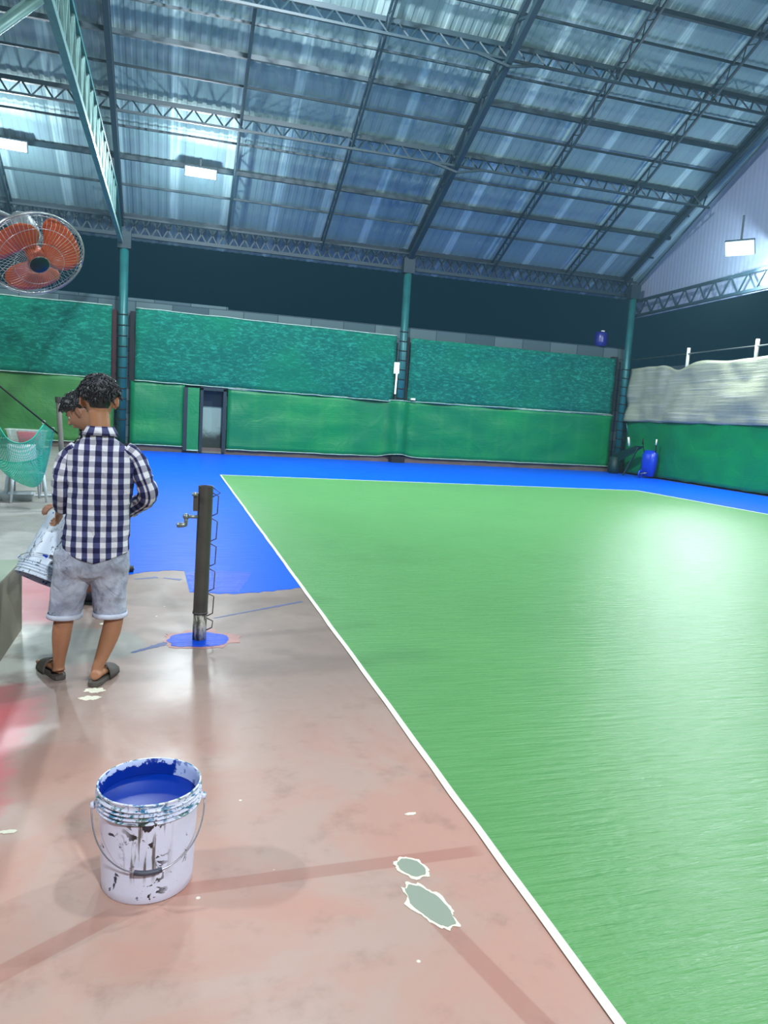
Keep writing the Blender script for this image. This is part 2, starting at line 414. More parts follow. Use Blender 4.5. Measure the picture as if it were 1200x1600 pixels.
for y, kind in prows:
    z = roof_z(y); n_ = k_[kind]; k_[kind] += 1; x1 = xr(y)-.05
    if kind == 'truss':
        t = thing('purlin_truss', f'dark latticed purlin truss under the roof, {ORD[n_]} one up from the eave truss', 'truss', (0, y, z), 'latticed purlin trusses')
        bm = bmesh.new(); bar(bm, (X0T, 0, 0), (x1, 0, 0), .1, .12); obj('top_chord', bm, m_steel, t)
        dn = NRM*.46
        bm = bmesh.new(); bar(bm, Vector((X0T, 0, 0))+dn, Vector((x1, 0, 0))+dn, .06); obj('bottom_chord', bm, m_steel, t)
        bm = bmesh.new(); zigzag(bm, (X0T, 0, 0), (x1, 0, 0), Vector((X0T, 0, 0))+dn, Vector((x1, 0, 0))+dn, int((x1-X0T)/.52), .035); obj('web', bm, m_steel, t)
    else:
        s = .09 if kind == 'thick' else .045
        bm = bmesh.new(); bar(bm, (X0T, y, z), (x1, y, z), s, s*1.3)
        tag(obj('purlin', bm, m_steel), f'{"thick" if kind=="thick" else "thin"} dark steel purlin under the roof sheets, {ORD[n_]} {kind} row up from the eave', 'purlin', f'{kind} roof purlins')
# eave truss
t = thing('eave_truss', 'deep dark lattice truss along the eave above the back wall', 'truss', (0, YB, 6.8))
for nm, zz, s in (('top_chord', .6, .13), ('bottom_chord', 0, .11)):
    bm = bmesh.new(); bar(bm, (X0T, 0, zz), (16.95, 0, zz), s); obj(nm, bm, m_steel, t)
bm = bmesh.new(); bar(bm, (X0T, -.3, .46), (16.95, -.3, .46), .06); obj('side_chord', bm, m_steel, t)
bm = bmesh.new(); zigzag(bm, (X0T, 0, .6), (16.95, 0, .6), (X0T, 0, 0), (16.95, 0, 0), 36, .045, True); obj('web', bm, m_steel, t)
# rafters
def rafter(x, depth, s, label, main, y1=12.0, mat=None, xf=None):
    mat = mat or m_steel; y0 = YB-.1
    t = thing('main_rafter_truss' if main else 'rafter_truss', label, 'truss', (x, y0, roof_z(y0)), None if main else 'light rafters between the columns')
    a0 = Vector((0, 0, -.06)); sl = Vector((((xf or x)-x), y1-y0, roof_z(y1)-roof_z(y0))); a1 = a0+sl
    b0 = a0 + NRM*depth*(.35 if main else 1); b1 = a1 + NRM*depth
    bm = bmesh.new(); bar(bm, a0, a1, s, s); obj('top_chord', bm, mat, t)
    bm = bmesh.new(); bar(bm, b0, b1, s*1.15, s*1.15); obj('bottom_chord', bm, mat, t)
    bm = bmesh.new(); zigzag(bm, a0, a1, b0, b1, 14 if main else 26, s*.45); obj('web', bm, mat, t)
    return t
for x, lb in ((1.65, 'light lattice rafter under the hazy roof, next one right of the left main rafter'), (4.75, 'light lattice rafter under the roof, next one left of the middle main rafter'),
              (11.0, 'light lattice rafter under the roof, next one right of the middle main rafter'), (14.0, 'light lattice rafter nearest the right gable'), (-4.75, 'light lattice rafter at the left edge behind the fan')):
    rafter(x, .3, .05, lb, False)
rafter(7.87, .75, .13, 'heavy double rafter truss rising from the middle column', True)
rafter(-1.6, .75, .12, 'heavy rafter truss rising from the left column', True)
rafter(16.45, .3, .1, 'pair of rafter chords along the right gable edge', True, xf=16.15)
# knee braces of the middle rafter
t = thing('knee_brace_set', 'short diagonal knee braces between middle rafter and lattice purlins', 'brace', (7.87, 21.7, roof_z(21.7)))
for y in (21.77, 18.6, 15.5):
    for sx in (-1, 1):
        c = Vector((0, y-21.7, roof_z(y)-roof_z(21.7)))
        bm = bmesh.new(); bar(bm, c+NRM*.7, c+NRM*.45+Vector((sx*.85, 0, 0)), .06); obj('brace', bm, m_steel, t)
# tie truss running from the left column towards the camera
t = thing('tie_truss', 'pale horizontal lattice tie truss running forward from the top of the left column', 'truss', (-1.6, YB, 6.5))
L = 20.5
bm = bmesh.new(); bar(bm, (0, 0, 0), (0, -L, 0), .11); obj('bottom_chord', bm, m_pale, t)
bm = bmesh.new(); bar(bm, (0, -.2, 0), (0, -3, 1.0), .08); bar(bm, (0, -3, 1.0), (0, -L, 1.0), .07); obj('top_chord', bm, m_teal, t)
bm = bmesh.new(); zigzag(bm, (0, -3, 1.0), (0, -L, 1.0), (0, -3, 0), (0, -L, 0), 24, .045); obj('web', bm, m_pale, t)
t = thing('steel_column', 'pale steel side column, mostly out of frame at the left, with a thick diagonal brace at the top corner', 'column', (-3.9, 10.9, 0))
bm = bmesh.new(); tube(bm, [(0, 0, 0), (0, 0, 4.6)], .09, 16); obj('post', bm, m_pale, t, True)
bm = bmesh.new(); tube(bm, [(0, 0, 4.4), (2.22, -.05, 6.45)], .075, 12); obj('brace', bm, m_pale, t, True)
# columns on the back wall
def column(x, y, zt, label, rings, z0=0):
    t = thing('steel_column', label, 'column', (x, y, 0))
    bm = bmesh.new(); tube(bm, [(0, 0, 0), (0, 0, zt)], .135, 20); obj('post', bm, m_teal, t, True)
    bm = bmesh.new(); box(bm, (-.24, -.24, 0), (.24, .24, .22)); obj('base_block', bm, m_dark, t)
    bm = bmesh.new(); box(bm, (-.2, -.15, zt-.5), (.2, .15, zt)); obj('head_plate', bm, m_steel, t)
    for i in range(rings):
        z = z0 + i*.33; bm = bmesh.new(); tube(bm, [(math.cos(a)*.142, math.sin(a)*.142, z+.02*math.sin(a)) for a in [2*PI*j/20 for j in range(21)]], .018, 6); obj('rope_band', bm, m_dark, t, True)
    return t
column(-1.5, YB-.35, 6.8, 'tall teal steel column at the left of the back wall with dark rope bands', 11, 1.0)
column(7.85, YB-.25, 7.1, 'tall teal steel column in the middle of the back wall', 8, 2.3)
column(16.75, YB-.5, 7.1, 'tall teal steel column in the right rear corner', 10, 1.0)

# ------------------------------------------------------------------ sheets and nets on the walls
def wall_sheet(x0, x1, z0, z1, y, label, cat, name, mat, bulge=.05, seed=0, hem=None, lift=None, z0b=None, z1b=None, group=None):
    nx = max(4, int((x1-x0)*7)); nz = 14; bm = bmesh.new(); G = []
    z0b = z0 if z0b is None else z0b; z1b = z1 if z1b is None else z1b
    for i in range(nx+1):
        f = i/nx; x = x0+(x1-x0)*f; a = z0+(z0b-z0)*f + .02*noise.noise(Vector((x*2, seed, 0))); b = z1+(z1b-z1)*f + .015*noise.noise(Vector((x*1.5, seed, 5)))
        if lift: a += lift(x)
        G.append([Vector((x, y + bulge*noise.noise(Vector((x*.8, j*.25, seed))) - (.33*math.exp(-((x-7.85)/.27)**4) if name == 'green_sheet' else 0), a+(b-a)*j/nz)) for j in range(nz+1)])
    V = [[bm.verts.new(p) for p in c] for c in G]
    for i in range(nx):
        for j in range(nz): bm.faces.new((V[i][j], V[i+1][j], V[i+1][j+1], V[i][j+1]))
    o = tag(obj(name, bm, mat, None, True), label, cat, group)
    md = o.modifiers.new('thickness', 'SOLIDIFY'); md.thickness = .012
    if hem:
        for nm, row in (('top_hem', nz), ('bottom_hem', 0)):
            if nm not in hem: continue
            bm = bmesh.new(); tube(bm, [c[row]+Vector((0, -.02, 0)) for c in G], .017, 6); obj(nm, bm, m_hem, o, True)
    return o
m_hem = plain('pale_hem_cord', (176, 206, 186), .6, 0, .3, 6)
def liftf(x): return .12*math.exp(-((x-7.85)/.45)**2)
wall_sheet(-11.5, -1.75, .2, 2.27, YB-.12, 'faded olive-green plastic sheet on the lower back wall behind the hammock', 'sheet', 'green_sheet', m_gsheet2, .05, 1, ('bottom_hem',))
wall_sheet(-1.25, .45, .2, 2.27, YB-.12, 'green plastic sheet on the lower back wall between left column and narrow door panel', 'sheet', 'green_sheet', m_gsheet, .05, 2, ('bottom_hem',))
wall_sheet(1.85, 16.6, .17, 2.2, YB-.12, 'long green plastic sheet on the lower back wall from the doorway to the right corner', 'sheet', 'green_sheet', m_gsheet, .06, 3, ('bottom_hem', 'top_hem'), liftf, .22, 2.2)
wall_sheet(-11.5, -1.85, 2.28, 4.56, YB-.16, 'mottled teal shade net above the faded sheet, left of the left column', 'net', 'shade_net', m_net, .1, 4, ('top_hem', 'bottom_hem'))
wall_sheet(-1.13, 7.62, 2.27, 4.56, YB-.16, 'mottled teal shade net on the back wall between left and middle columns', 'net', 'shade_net', m_net, .1, 5, ('top_hem', 'bottom_hem'), None, 2.16, 4.45)
wall_sheet(8.15, 16.5, 2.2, 4.42, YB-.16, 'mottled teal shade net on the back wall between middle column and right corner', 'net', 'shade_net', m_net, .1, 6, ('bottom_hem',), None, 2.24, 4.38)
def gap_strip(x, wd, mat, label):  # solid strip coloured as the shaded gap between net and column
    bm = bmesh.new(); box(bm, (x-wd/2, YB-.12, 2.25), (x+wd/2, YB+.1, 4.45)); tag(obj('gap_shade_strip', bm, mat), label, 'post')
m_redbrown = plain('red_brown_gap_shade', (70, 36, 38), .8, 0, .3, 4)
gap_strip(-1.77, .14, m_redbrown, 'red-brown strip standing in for the dark gap against the left column, at the edge of the leftmost net')
gap_strip(-1.2, .2, m_dark, 'black strip standing in for shade in the gap just right of the left column')
gap_strip(8.08, .1, m_dark, 'dark strip standing in for shade in the gap just right of the middle column')
gap_strip(16.5, .2, m_dark, 'black strip standing in for shade in the gap just left of the right corner column')
# doorway in the back wall with a pale panel beyond
t = thing('door_frame', 'dark teal frame of the narrow doorway in the back wall', 'door frame', (0, YB-.15, 0))
for x in (1.0, 1.75):
    bm = bmesh.new(); box(bm, (x-.05, -.04, .05), (x+.05, .3, 2.18)); obj('jamb', bm, m_steel, t)
bm = bmesh.new(); box(bm, (.95, -.04, 2.1), (1.8, .3, 2.2)); obj('head', bm, m_steel, t)
t = thing('door_leaf', 'narrow green covered door leaf standing beside the back doorway', 'door', (.72, YB-.2, .08))
bm = bmesh.new(); box(bm, (-.17, -.03, 0), (.2, .0, 2.08)); obj('panel', bm, m_gsheet, t)
bm = bmesh.new(); box(bm, (-.3, -.02, 0), (-.17, .05, 2.08)); obj('stile', bm, m_steel, t)
bm = bmesh.new(); box(bm, (-.17, -.05, 0), (.2, -.03, .04)); obj('bottom_strip', bm, m_hem, t)
k = NT('dark_footed_pale_panel'); g = k.coord(); x, y, z = k.xyz(g); n = k.noise(g, 3, 7, .65)
k.base(k.mix(k.sm(k.math('ADD', z, k.math('MULTIPLY', k.math('SUBTRACT', n, .5), -.9)), .45, .95), lin((38, 50, 46)), lin((150, 178, 172))), .6)  # panel colour goes darker towards the bottom with a ragged edge
m_panel = k.m
bm = bmesh.new(); box(bm, (.9, YB+.5, .1), (1.9, YB+.56, 1.58)); tag(obj('wall_panel', bm, m_panel), 'pale grey-green panel, darker towards the bottom, seen through the back doorway', 'panel')
bm = bmesh.new(); box(bm, (.9, YB+.5, 1.58), (1.9, YB+.6, 2.35)); tag(obj('shutter', bm, plain('slate_shutter', (62, 84, 98), .6), ), 'slate grey board above the pale panel in the doorway', 'board')
bm = bmesh.new(); box(bm, (.95, YB-.1, .02), (1.8, YB+.5, .08)); tag(obj('door_sill', bm, m_conc), 'rough stone sill of the back doorway', 'sill')
# light tube on the middle column and small box
t = thing('tube_light', 'thin white vertical tube light beside the middle column on the teal net', 'tube light', (7.62, YB-.36, 2.42))
bm = bmesh.new(); tube(bm, [(0, 0, 0), (.02, 0, .72)], .03, 8)
km = NT('lit_tube'); km.b.inputs['Emission Color'].default_value = (.75, .95, 1, 1); km.b.inputs['Emission Strength'].default_value = 1.3; km.base(lin((235, 240, 240)))
obj('tube', bm, km.m, t, True)
bm = bmesh.new(); box(bm, (-.06, -.04, .72), (.08, .12, 1.1)); obj('end_box', bm, km.m, t)
bm = bmesh.new(); box(bm, (8.24, YB-.33, 2.25), (8.4, YB-.2, 2.32)); tag(obj('bracket', bm, m_white), 'tiny white fitting right of the middle column above the green sheet', 'fitting')

# right wall sheets (built in a wall frame, then turned)
def right_sheet(y0, y1, f0, f1, name, label, mat, bul, off, seed):
    n = int((y0-y1)*6); bm = bmesh.new(); G = []; nz = 18
    for i in range(n+1):
        y = y0+(y1-y0)*i/n; a, b = f0(y), f1(y); col = []
        for j in range(nz+1):
            z = a+(b-a)*j/nz
            col.append(Vector((xr(y)-off-bul*abs(noise.noise(Vector((y*.7, z*.9, seed))))*1.5, y, z)))
        G.append([bm.verts.new(p) for p in col])
    for i in range(n):
        for j in range(nz): bm.faces.new((G[i][j], G[i+1][j], G[i+1][j+1], G[i][j+1]))
    o = tag(obj(name, bm, mat, None, True), label, 'sheet'); md = o.modifiers.new('thickness', 'SOLIDIFY'); md.thickness = .01; return o
right_sheet(YB-.7, -8, lambda y: .06+.03*noise.noise(Vector((y*2, 0, 0))), lambda y: 2.08, 'green_sheet', 'green plastic sheet along the lower right side wall', m_gsheet, .06, .04, 1)
def wtop(y):
    return 3.98 + .1*noise.noise(Vector((y*.6, 2, 0))) - .16*math.exp(-((y-22)/.55)**2) + .05*math.exp(-((y-22.9)/.4)**2)
right_sheet(YB-.7, -8, lambda y: 2.0+.03*noise.noise(Vector((y*1.2, 7, 0))), wtop, 'white_sheet', 'weathered off-white sheet with sagging top edge on the right side wall', m_wsheet, .16, .1, 2)
t = thing('side_rail', 'thin pale pipe rail above the off-white sheet on the right wall', 'rail', (0, 0, 0))
bm = bmesh.new(); tube(bm, [(xr(25.4)-.08, 25.4, 4.33), (xr(-8)-.08, -8, 4.26)], .025, 8); obj('pipe', bm, m_galv, t, True)
for y in (21.8, 18.5, 15.2, 11.9):
    bm = bmesh.new(); tube(bm, [(xr(y)-.06, y, 3.7), (xr(y)-.06, y, 4.52)], .055, 10); obj('post', bm, m_white, t, True)
# truss low on the right gable
t = thing('gable_truss', 'hazy lattice truss along the foot of the right gable', 'truss', (0, 0, 6.0))
for nm, zz in (('bottom_chord', 0), ('top_chord', .55)):
    bm = bmesh.new(); bar(bm, (xr(25.6)-.02, 25.6, zz), (xr(-9)-.02, -9, zz), .09); obj(nm, bm, m_steel, t)
bm = bmesh.new(); zigzag(bm, (xr(25.6)-.02, 25.6, .55), (xr(-9)-.02, -9, .55), (xr(25.6)-.02, 25.6, 0), (xr(-9)-.02, -9, 0), 44, .04); obj('web', bm, m_steel, t)

# ------------------------------------------------------------------ floodlights
km = NT('lamp_glass'); km.b.inputs['Emission Color'].default_value = (.85, .96, 1, 1); km.b.inputs['Emission Strength'].default_value = 14; km.base((1, 1, 1, 1)); m_lamp = km.m
def flood(loc, aim, wd, ht, energy, spill, label, stem=.5, tilt_up=None):
    t = thing('floodlight', label, 'floodlight', loc)
    q = (Vector(aim)-Vector(loc)).to_track_quat('-Y', 'Z'); t.rotation_mode = 'QUATERNION'; t.rotation_quaternion = q
    bm = bmesh.new(); box(bm, (-wd/2-.03, 0, -ht/2-.03), (wd/2+.03, .1, ht/2+.03)); obj('housing', bm, m_steel, t)
    bm = bmesh.new(); box(bm, (-wd/2, -.012, -ht/2), (wd/2, 0, ht/2)); obj('lens', bm, m_lamp, t)
    inv = q.inverted(); up = inv @ Vector((0, 0, 1))
    bm = bmesh.new(); bar(bm, Vector((0, .1, 0)), Vector((0, .1, 0))+up*stem, .05); obj('bracket', bm, m_steel, t)
    d = (Vector(aim)-Vector(loc)).normalized()
    light('AREA', 'flood_light', Vector(loc)+d*.05, energy, COOL, wd, aim, ht)
    if spill: light('POINT', 'flood_spill', Vector(loc)+d*.6+Vector((0, 0, -.55)), spill, (.72, .93, 1), .12)
flood((.68, 23.3, 8.25), (1.5, 5, 1), .86, .24, 420, 300, 'bright rectangular floodlight under the roof, right of the left column', .35)
flood((-4.36, 23.3, 8.25), (-3, 5, 1), .86, .24, 300, 300, 'bright floodlight under the roof at the left edge, above the fan', .35)
flood((16.0, 19.1, 7.15), (8, 13, 0), .75, .4, 800, 480, 'glaring floodlight on the right gable', .9)
for n_, loc, aim, en, sp, wd, ht in LAMPS:
    flood(loc, aim, wd, ht, en, sp, {'roof_near': 'floodlight high above the net post, out of frame', 'roof_left': 'floodlight above the left side, out of frame', 'roof_back': 'floodlight behind the viewpoint', 'roof_centre': 'floodlight high under the roof centre, just above the frame', 'roof_right': 'floodlight over the right half of the court, out of frame'}[n_], roof_z(loc[1])-loc[2]-.02)

# ------------------------------------------------------------------ net post with crank
m_post = plain('dark_grey_pipe', (84, 78, 72), .42, .2, .3, 6)
k = NT('scraped_pipe_foot'); g = k.coord('Object', (1, 1, .35)); n = k.noise(g, 26, 5, .7)
k.base(k.mix(k.sm(n, .42, .6), lin((70, 66, 58)), lin((196, 190, 176))), .6); m_foot = k.m
pb = on_floor(311, 999); pt = at(322, 759, pb.y)
t = thing('net_post', 'dark steel tennis net post with crank handle and lacing hooks', 'net post', (pb.x, pb.y, 0))
top = Vector((pt.x-pb.x, 0, pt.z)); d = top.normalized()
bm = bmesh.new(); r = .047
tube(bm, [d*.18, top], r, 32, False); tube(bm, [top, top-d*.1], r-.006, 32, False)
loft(bm, [[top+Vector((math.cos(a)*q, math.sin(a)*q, 0)) for a in [2*PI*j/32 for j in range(32)]] for q in (r, r-.006)], False)
obj('pipe', bm, m_post, t, True)
bm = bmesh.new(); tube(bm, [(0, 0, 0), d*.185], r-.003, 32); obj('foot', bm, m_foot, t, True)
bm = bmesh.new(); tube(bm, [d*.178, d*.19], r+.003, 32); obj('collar', bm, m_post, t, True)
c = top*.87
bm = bmesh.new(); box(bm, (c.x-.075, -.03, c.z-.03), (c.x-.045, .03, c.z+.085)); obj('crank_plate', bm, m_post, t)
bm = bmesh.new(); tube(bm, [(c.x-.05, -.05, c.z+.08), (c.x-.085, -.05, c.z+.08)], .012, 12); obj('bolt', bm, m_galv, t, True)
cz = top.z*.805
bm = bmesh.new(); tube(bm, [(c.x-.045, -.03, cz), (c.x-.115, -.03, cz)], .011, 12); obj('crank_axle', bm, m_galv, t, True)
bm = bmesh.new(); ball(bm, (c.x-.118, -.03, cz), .021, 12, 8); tube(bm, [(c.x-.118, -.03, cz), (c.x-.118, -.035, cz-.05)], .011, 10); obj('crank_arm', bm, m_galv, t, True)
bm = bmesh.new(); tube(bm, [(c.x-.11, -.035, cz-.052), (c.x-.13, -.035, cz-.053), (c.x-.172, -.035, cz-.056), (c.x-.176, -.035, cz-.056)], [.009, .016, .017, .008], 12); obj('crank_grip', bm, m_galv, t, True)
for i in range(6):                                     # lacing hooks down the right side
    z1 = top.z*(.955-.163*i); z0 = z1-top.z*(.15 if i < 5 else .13)
    if i == 5: z0 = .06
    x1 = top.x*z1/top.z; x0 = top.x*z0/top.z; o_ = r
    bm = bmesh.new(); tube(bm, [(x1+o_-.01, 0, z1+.005), (x1+o_+.035, 0, z1-.02), (x0+o_+.032, 0, z0+.02), (x0+o_-.01, 0, z0)], .0042, 6); obj('lacing_hook', bm, m_post, t, True)
bm = bmesh.new(); tube(bm, [(top.x+o_-.01, 0, top.z-.005), (top.x+o_+.045, 0, top.z-.045), (top.x+o_-.01, 0, top.z-.075)], .0042, 6); obj('lacing_hook', bm, m_post, t, True)

# paint marks on the floor
def blob(name, c, rx, ry, mat, label, cat, z=.003, seed=0, jag=.18, rot=0, n=60, group=None, th=.0015):
    P = []
    for i in range(n):
        a = 2*PI*i/n; k = 1+jag*noise.noise(Vector((math.cos(a)*2.2, math.sin(a)*2.2, seed)))+jag*.4*noise.noise(Vector((math.cos(a)*9, math.sin(a)*9, seed)))
        x, y = rx*k*math.cos(a), ry*k*math.sin(a); P.append((c[0]+x*math.cos(rot)-y*math.sin(rot), c[1]+x*math.sin(rot)+y*math.cos(rot)))
    bm = bmesh.new(); poly(bm, P, z, th); o = obj(name, bm, mat)
    return tag(o, label, cat, group)
m_halo = plain('pink_paint_halo', (174, 118, 110), .5, 0, .2, 20)
blob('paint_patch', (pb.x+.01, pb.y), .245, .21, m_halo, 'pinkish worn halo on the floor round the blue ring', 'paint patch', .0005, 3, .35)
blob('paint_patch', (pb.x+.0, pb.y-.01), .2, .165, m_bluewet, 'blue paint ring on the floor round the net post foot', 'paint patch', .002, 5, .16)
bm = bmesh.new(); pp = [on_floor(*q) for q in ((290, 896), (310, 893.5), (350, 892.5), (394, 895), (388, 905), (372, 926), (330, 926), (301, 924), (296, 912))]; poly(bm, [(p.x, p.y) for p in pp], .0034, .001)
tag(obj('paint_patch', bm, m_bluewet), 'darker brushed blue patch at the working edge behind the net post', 'paint patch')
def streak(p, q, w0, w1, mat, label, seed=0):
    p, q = Vector(p), Vector(q); d = (q-p); s = Vector((d.y, -d.x, 0)).normalized(); l, r_ = [], []
    for i in range(31):
        f = i/30; c = p+d*f; wd = (w0+(w1-w0)*f)*(.6+.8*abs(noise.noise(Vector((f*8, seed, 0))))+.1); l.append(c+s*wd/2); r_.append(c-s*wd/2)
    bm = bmesh.new(); poly(bm, [(c.x, c.y) for c in l+r_[::-1]], .0006, .0008); tag(obj('paint_streak', bm, mat), label, 'paint streak')
m_thin = plain('thin_dry_blue_paint', (70, 84, 140), .5, 0, .25, 30)
m_thin2 = plain('smeared_blue_paint', (44, 66, 130), .5, 0, .25, 30)
streak(on_floor(205, 1020), on_floor(286, 998), .02, .1, m_thin2, 'dark blue brush streak left of the ring round the net post')
streak(on_floor(334, 966), on_floor(472, 940), .02, .04, m_thin, 'thin faint blue brush streak right of the net post, towards the white line', 4)
for a, b, s_ in (((255, 903), (283, 906), 1), ((210, 905), (246, 902), 2)):
    streak(on_floor(*a), on_floor(*b), .03, .08, m_thin, ('faint blue smear on bare floor just in front of the paint edge, nearer the post' if s_ == 1 else 'faint blue smear on bare floor beside the shorts of the standing person'), s_)
k = NT('wet_grey_puddle'); k.base(lin((150, 158, 142)), .18, 0, .6); m_pud = k.m
m_rim = plain('dried_white_crust', (232, 228, 206), .6, 0, .08, 40)
for (px, py, rx, ry, rot, lb, sd) in ((643, 1356, .042, .058, .5, 'smaller grey puddle with white crust, farther one by the court line', 2), (671, 1415, .05, .115, .33, 'larger grey puddle with white crust, nearer one by the court line', 6)):
    c = on_floor(px, py); o = blob('puddle', c, rx+.008, ry+.01, m_rim, lb, 'puddle', .0006, sd, .28, rot, group='paint puddles beside the court line')
    b = blob('liquid', c, rx-.003, ry-.002, m_pud, None, None, .0022, sd, .12, rot, th=.001); b.parent = o
for px, py, rx, ry, lb in ((642, 1272, .022, .01, 'small white paint speck above the two puddles'), (148, 1079, .05, .035, 'white paint splash just in front of the right slide sandal'), (140, 1091, .05, .03, 'second white paint splash, nearest in front of the standing person'), (170, 975, .06, .03, 'faint white paint mark behind the calves of the standing person'), (12, 1300, .03, .012, 'white speck at the left edge of the red floor')):
    blob('paint_spot', on_floor(px, py), rx, ry, m_rim, lb, 'paint spot', .0005, px, .5)

# ------------------------------------------------------------------ concrete ledge, left
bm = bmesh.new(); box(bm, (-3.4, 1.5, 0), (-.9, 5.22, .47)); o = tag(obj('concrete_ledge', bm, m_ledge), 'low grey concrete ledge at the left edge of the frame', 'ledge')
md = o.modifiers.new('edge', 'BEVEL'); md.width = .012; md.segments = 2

# ------------------------------------------------------------------ paint pails
def pail_material():
    k = NT('splattered_white_plastic'); g = k.coord(); x, y, z = k.xyz(g)
    big = k.noise(g, 16, 5, .6, .8); fine = k.noise(g, 60, 4, .7); drip = k.noise(k.coord('Object', (30, 30, 2.2)), 1.6, 4, .6)
    c = k.mix(fine, lin((214, 216, 240)), lin((228, 228, 246)))
    front = k.math('MULTIPLY', k.sm(k.math('ABSOLUTE', k.math('SUBTRACT', x, -.005)), .03, .09, 1, 0), k.sm(y, -.02, -.06))
    c = k.mix(k.math('MULTIPLY', k.math('MULTIPLY', front, k.sm(drip, .54, .62)), k.sm(z, .06, .12)), c, lin((112, 100, 98)))
    c = k.mix(k.math('MULTIPLY', front, k.sm(big, .585, .6)), c, lin((44, 34, 32)))
    c = k.mix(k.sm(big, .655, .665), c, lin((40, 40, 70)))
    c = k.mix(k.math('MULTIPLY', k.sm(fine, .66, .68), .8), c, lin((60, 70, 130)))
    rim = k.sm(k.math('ADD', z, k.math('MULTIPLY', big, .05)), .285, .3)
    n4 = k.noise(k.coord('Object', (14, 14, 40)), 2, 5, .7, 1)
    c = k.mix(k.math('MULTIPLY', rim, k.sm(n4, .5, .56)), c, k.mix(k.sm(big, .42, .6), lin((30, 120, 165)), lin((70, 120, 92))))
    c = k.mix(k.math('MULTIPLY', rim, k.sm(n4, .62, .66)), c, lin((30, 44, 66)))
    return k.base(c, .38)
m_pail = pail_material()
k = NT('pail_inside'); g = k.coord(); n = k.noise(g, 30, 5, .7)
x, y, z = k.xyz(g); side = k.sm(k.math('ADD', x, k.math('MULTIPLY', k.math('SUBTRACT', n, .5), .05)), .075, .085)
edge_ = k.math('MULTIPLY', k.sm(k.math('ADD', z, k.math('MULTIPLY', k.math('SUBTRACT', n, .5), .09)), .315, .32), k.sm(n, .4, .5))
k.base(k.mix(k.math('MAXIMUM', k.math('MULTIPLY', side, k.sm(n, .4, .46, .35, 1)), edge_), lin((0, 44, 145)), lin((188, 200, 232))), .5, 0, .2); m_inside = k.m
k = NT('liquid_blue_paint'); k.base(lin((0, 42, 140)), .35, 0, .15); k.bump(k.noise(k.coord(), 8, 2), .05, .01); m_liquid = k.m
m_wire = plain('handle_wire', (190, 190, 200), .3, .9, .1, 10)
m_grip = plain('grey_grip', (70, 70, 84), .5, 0, .2, 30)
def pail(name, label, rb, rt, h, level, loc, rot=None, bail_ang=-PI/2, bail_drop=.14, mat=None, liquid=True):
    t = thing(name, label, 'paint bucket', loc)
    if rot is not None: t.rotation_mode = 'QUATERNION'; t.rotation_quaternion = rot
    zt = h; rr = lambda z: rb+(rt-.006-rb)*z/h
    prof = [(0, 0.004), (rb-.006, 0.004), (rb-.003, 0), (rb, .004)]
    for i in range(1, 9): z = h*.78*i/8; prof.append((rr(z), z))
    for zz in (.80, .84, .88, .92):
        z = h*zz; prof += [(rr(z), z), (rt+.002, z+.001), (rt+.002, z+.005), (rr(z)+.001, z+.006)]
    prof += [(rt-.003, h-.01), (rt, h-.006), (rt, h-.002), (rt-.003, h), (rt-.006, h-.002)]
    mis = [0]*(len(prof)-1); ins = [(rt-.009, h*.94), (rr(h*.8)-.004, h*.8), (rb-.004, .01), (0, .01)]
    mis += [1]*len(ins)
    bm = bmesh.new(); lathe(bm, prof+ins, 64, mis=mis); obj('shell', bm, [mat or m_pail, m_inside], t, True)
    if liquid:
        bm = bmesh.new(); rl = rb-.004+(rt-.003-rb)*level/h-.002; lathe(bm, [(rl, level-.006), (rl, level), (rl*.98, level-.0015), (0, level-.0015)], 64); obj('paint', bm, m_liquid, t, True)
    # wire bail lying against the front
    zh = h*.82; rad = rt+.012; pts = []
    for i in range(41):
        a = PI*i/40; th = bail_ang-PI/2+a; s = math.sin(a)
        pts.append((rad*math.cos(th), rad*math.sin(th), zh-bail_drop*s**.8))
    bm = bmesh.new(); tube(bm, pts, .0024, 8); hd = obj('handle', bm, m_wire, t, True)
    g_ = [pts[i] for i in range(17, 24)]
    bm = bmesh.new(); tube(bm, [Vector(p)*1.0 for p in g_], .008, 12); obj('grip', bm, m_grip, hd, True)
    for sgn in (0, 40):
        bm = bmesh.new(); p = Vector(pts[sgn]); ball(bm, p*.97+Vector((0, 0, .0))*0, (.012, .012, .012), 10, 8); obj('ear', bm, mat or m_pail, t, True)
    return t
pail('paint_bucket', 'white paint-splattered bucket full of blue paint standing on the red floor', .141, .16, .335, .282, (-.033, 2.35, 0), None, -PI/2+.02, .15)

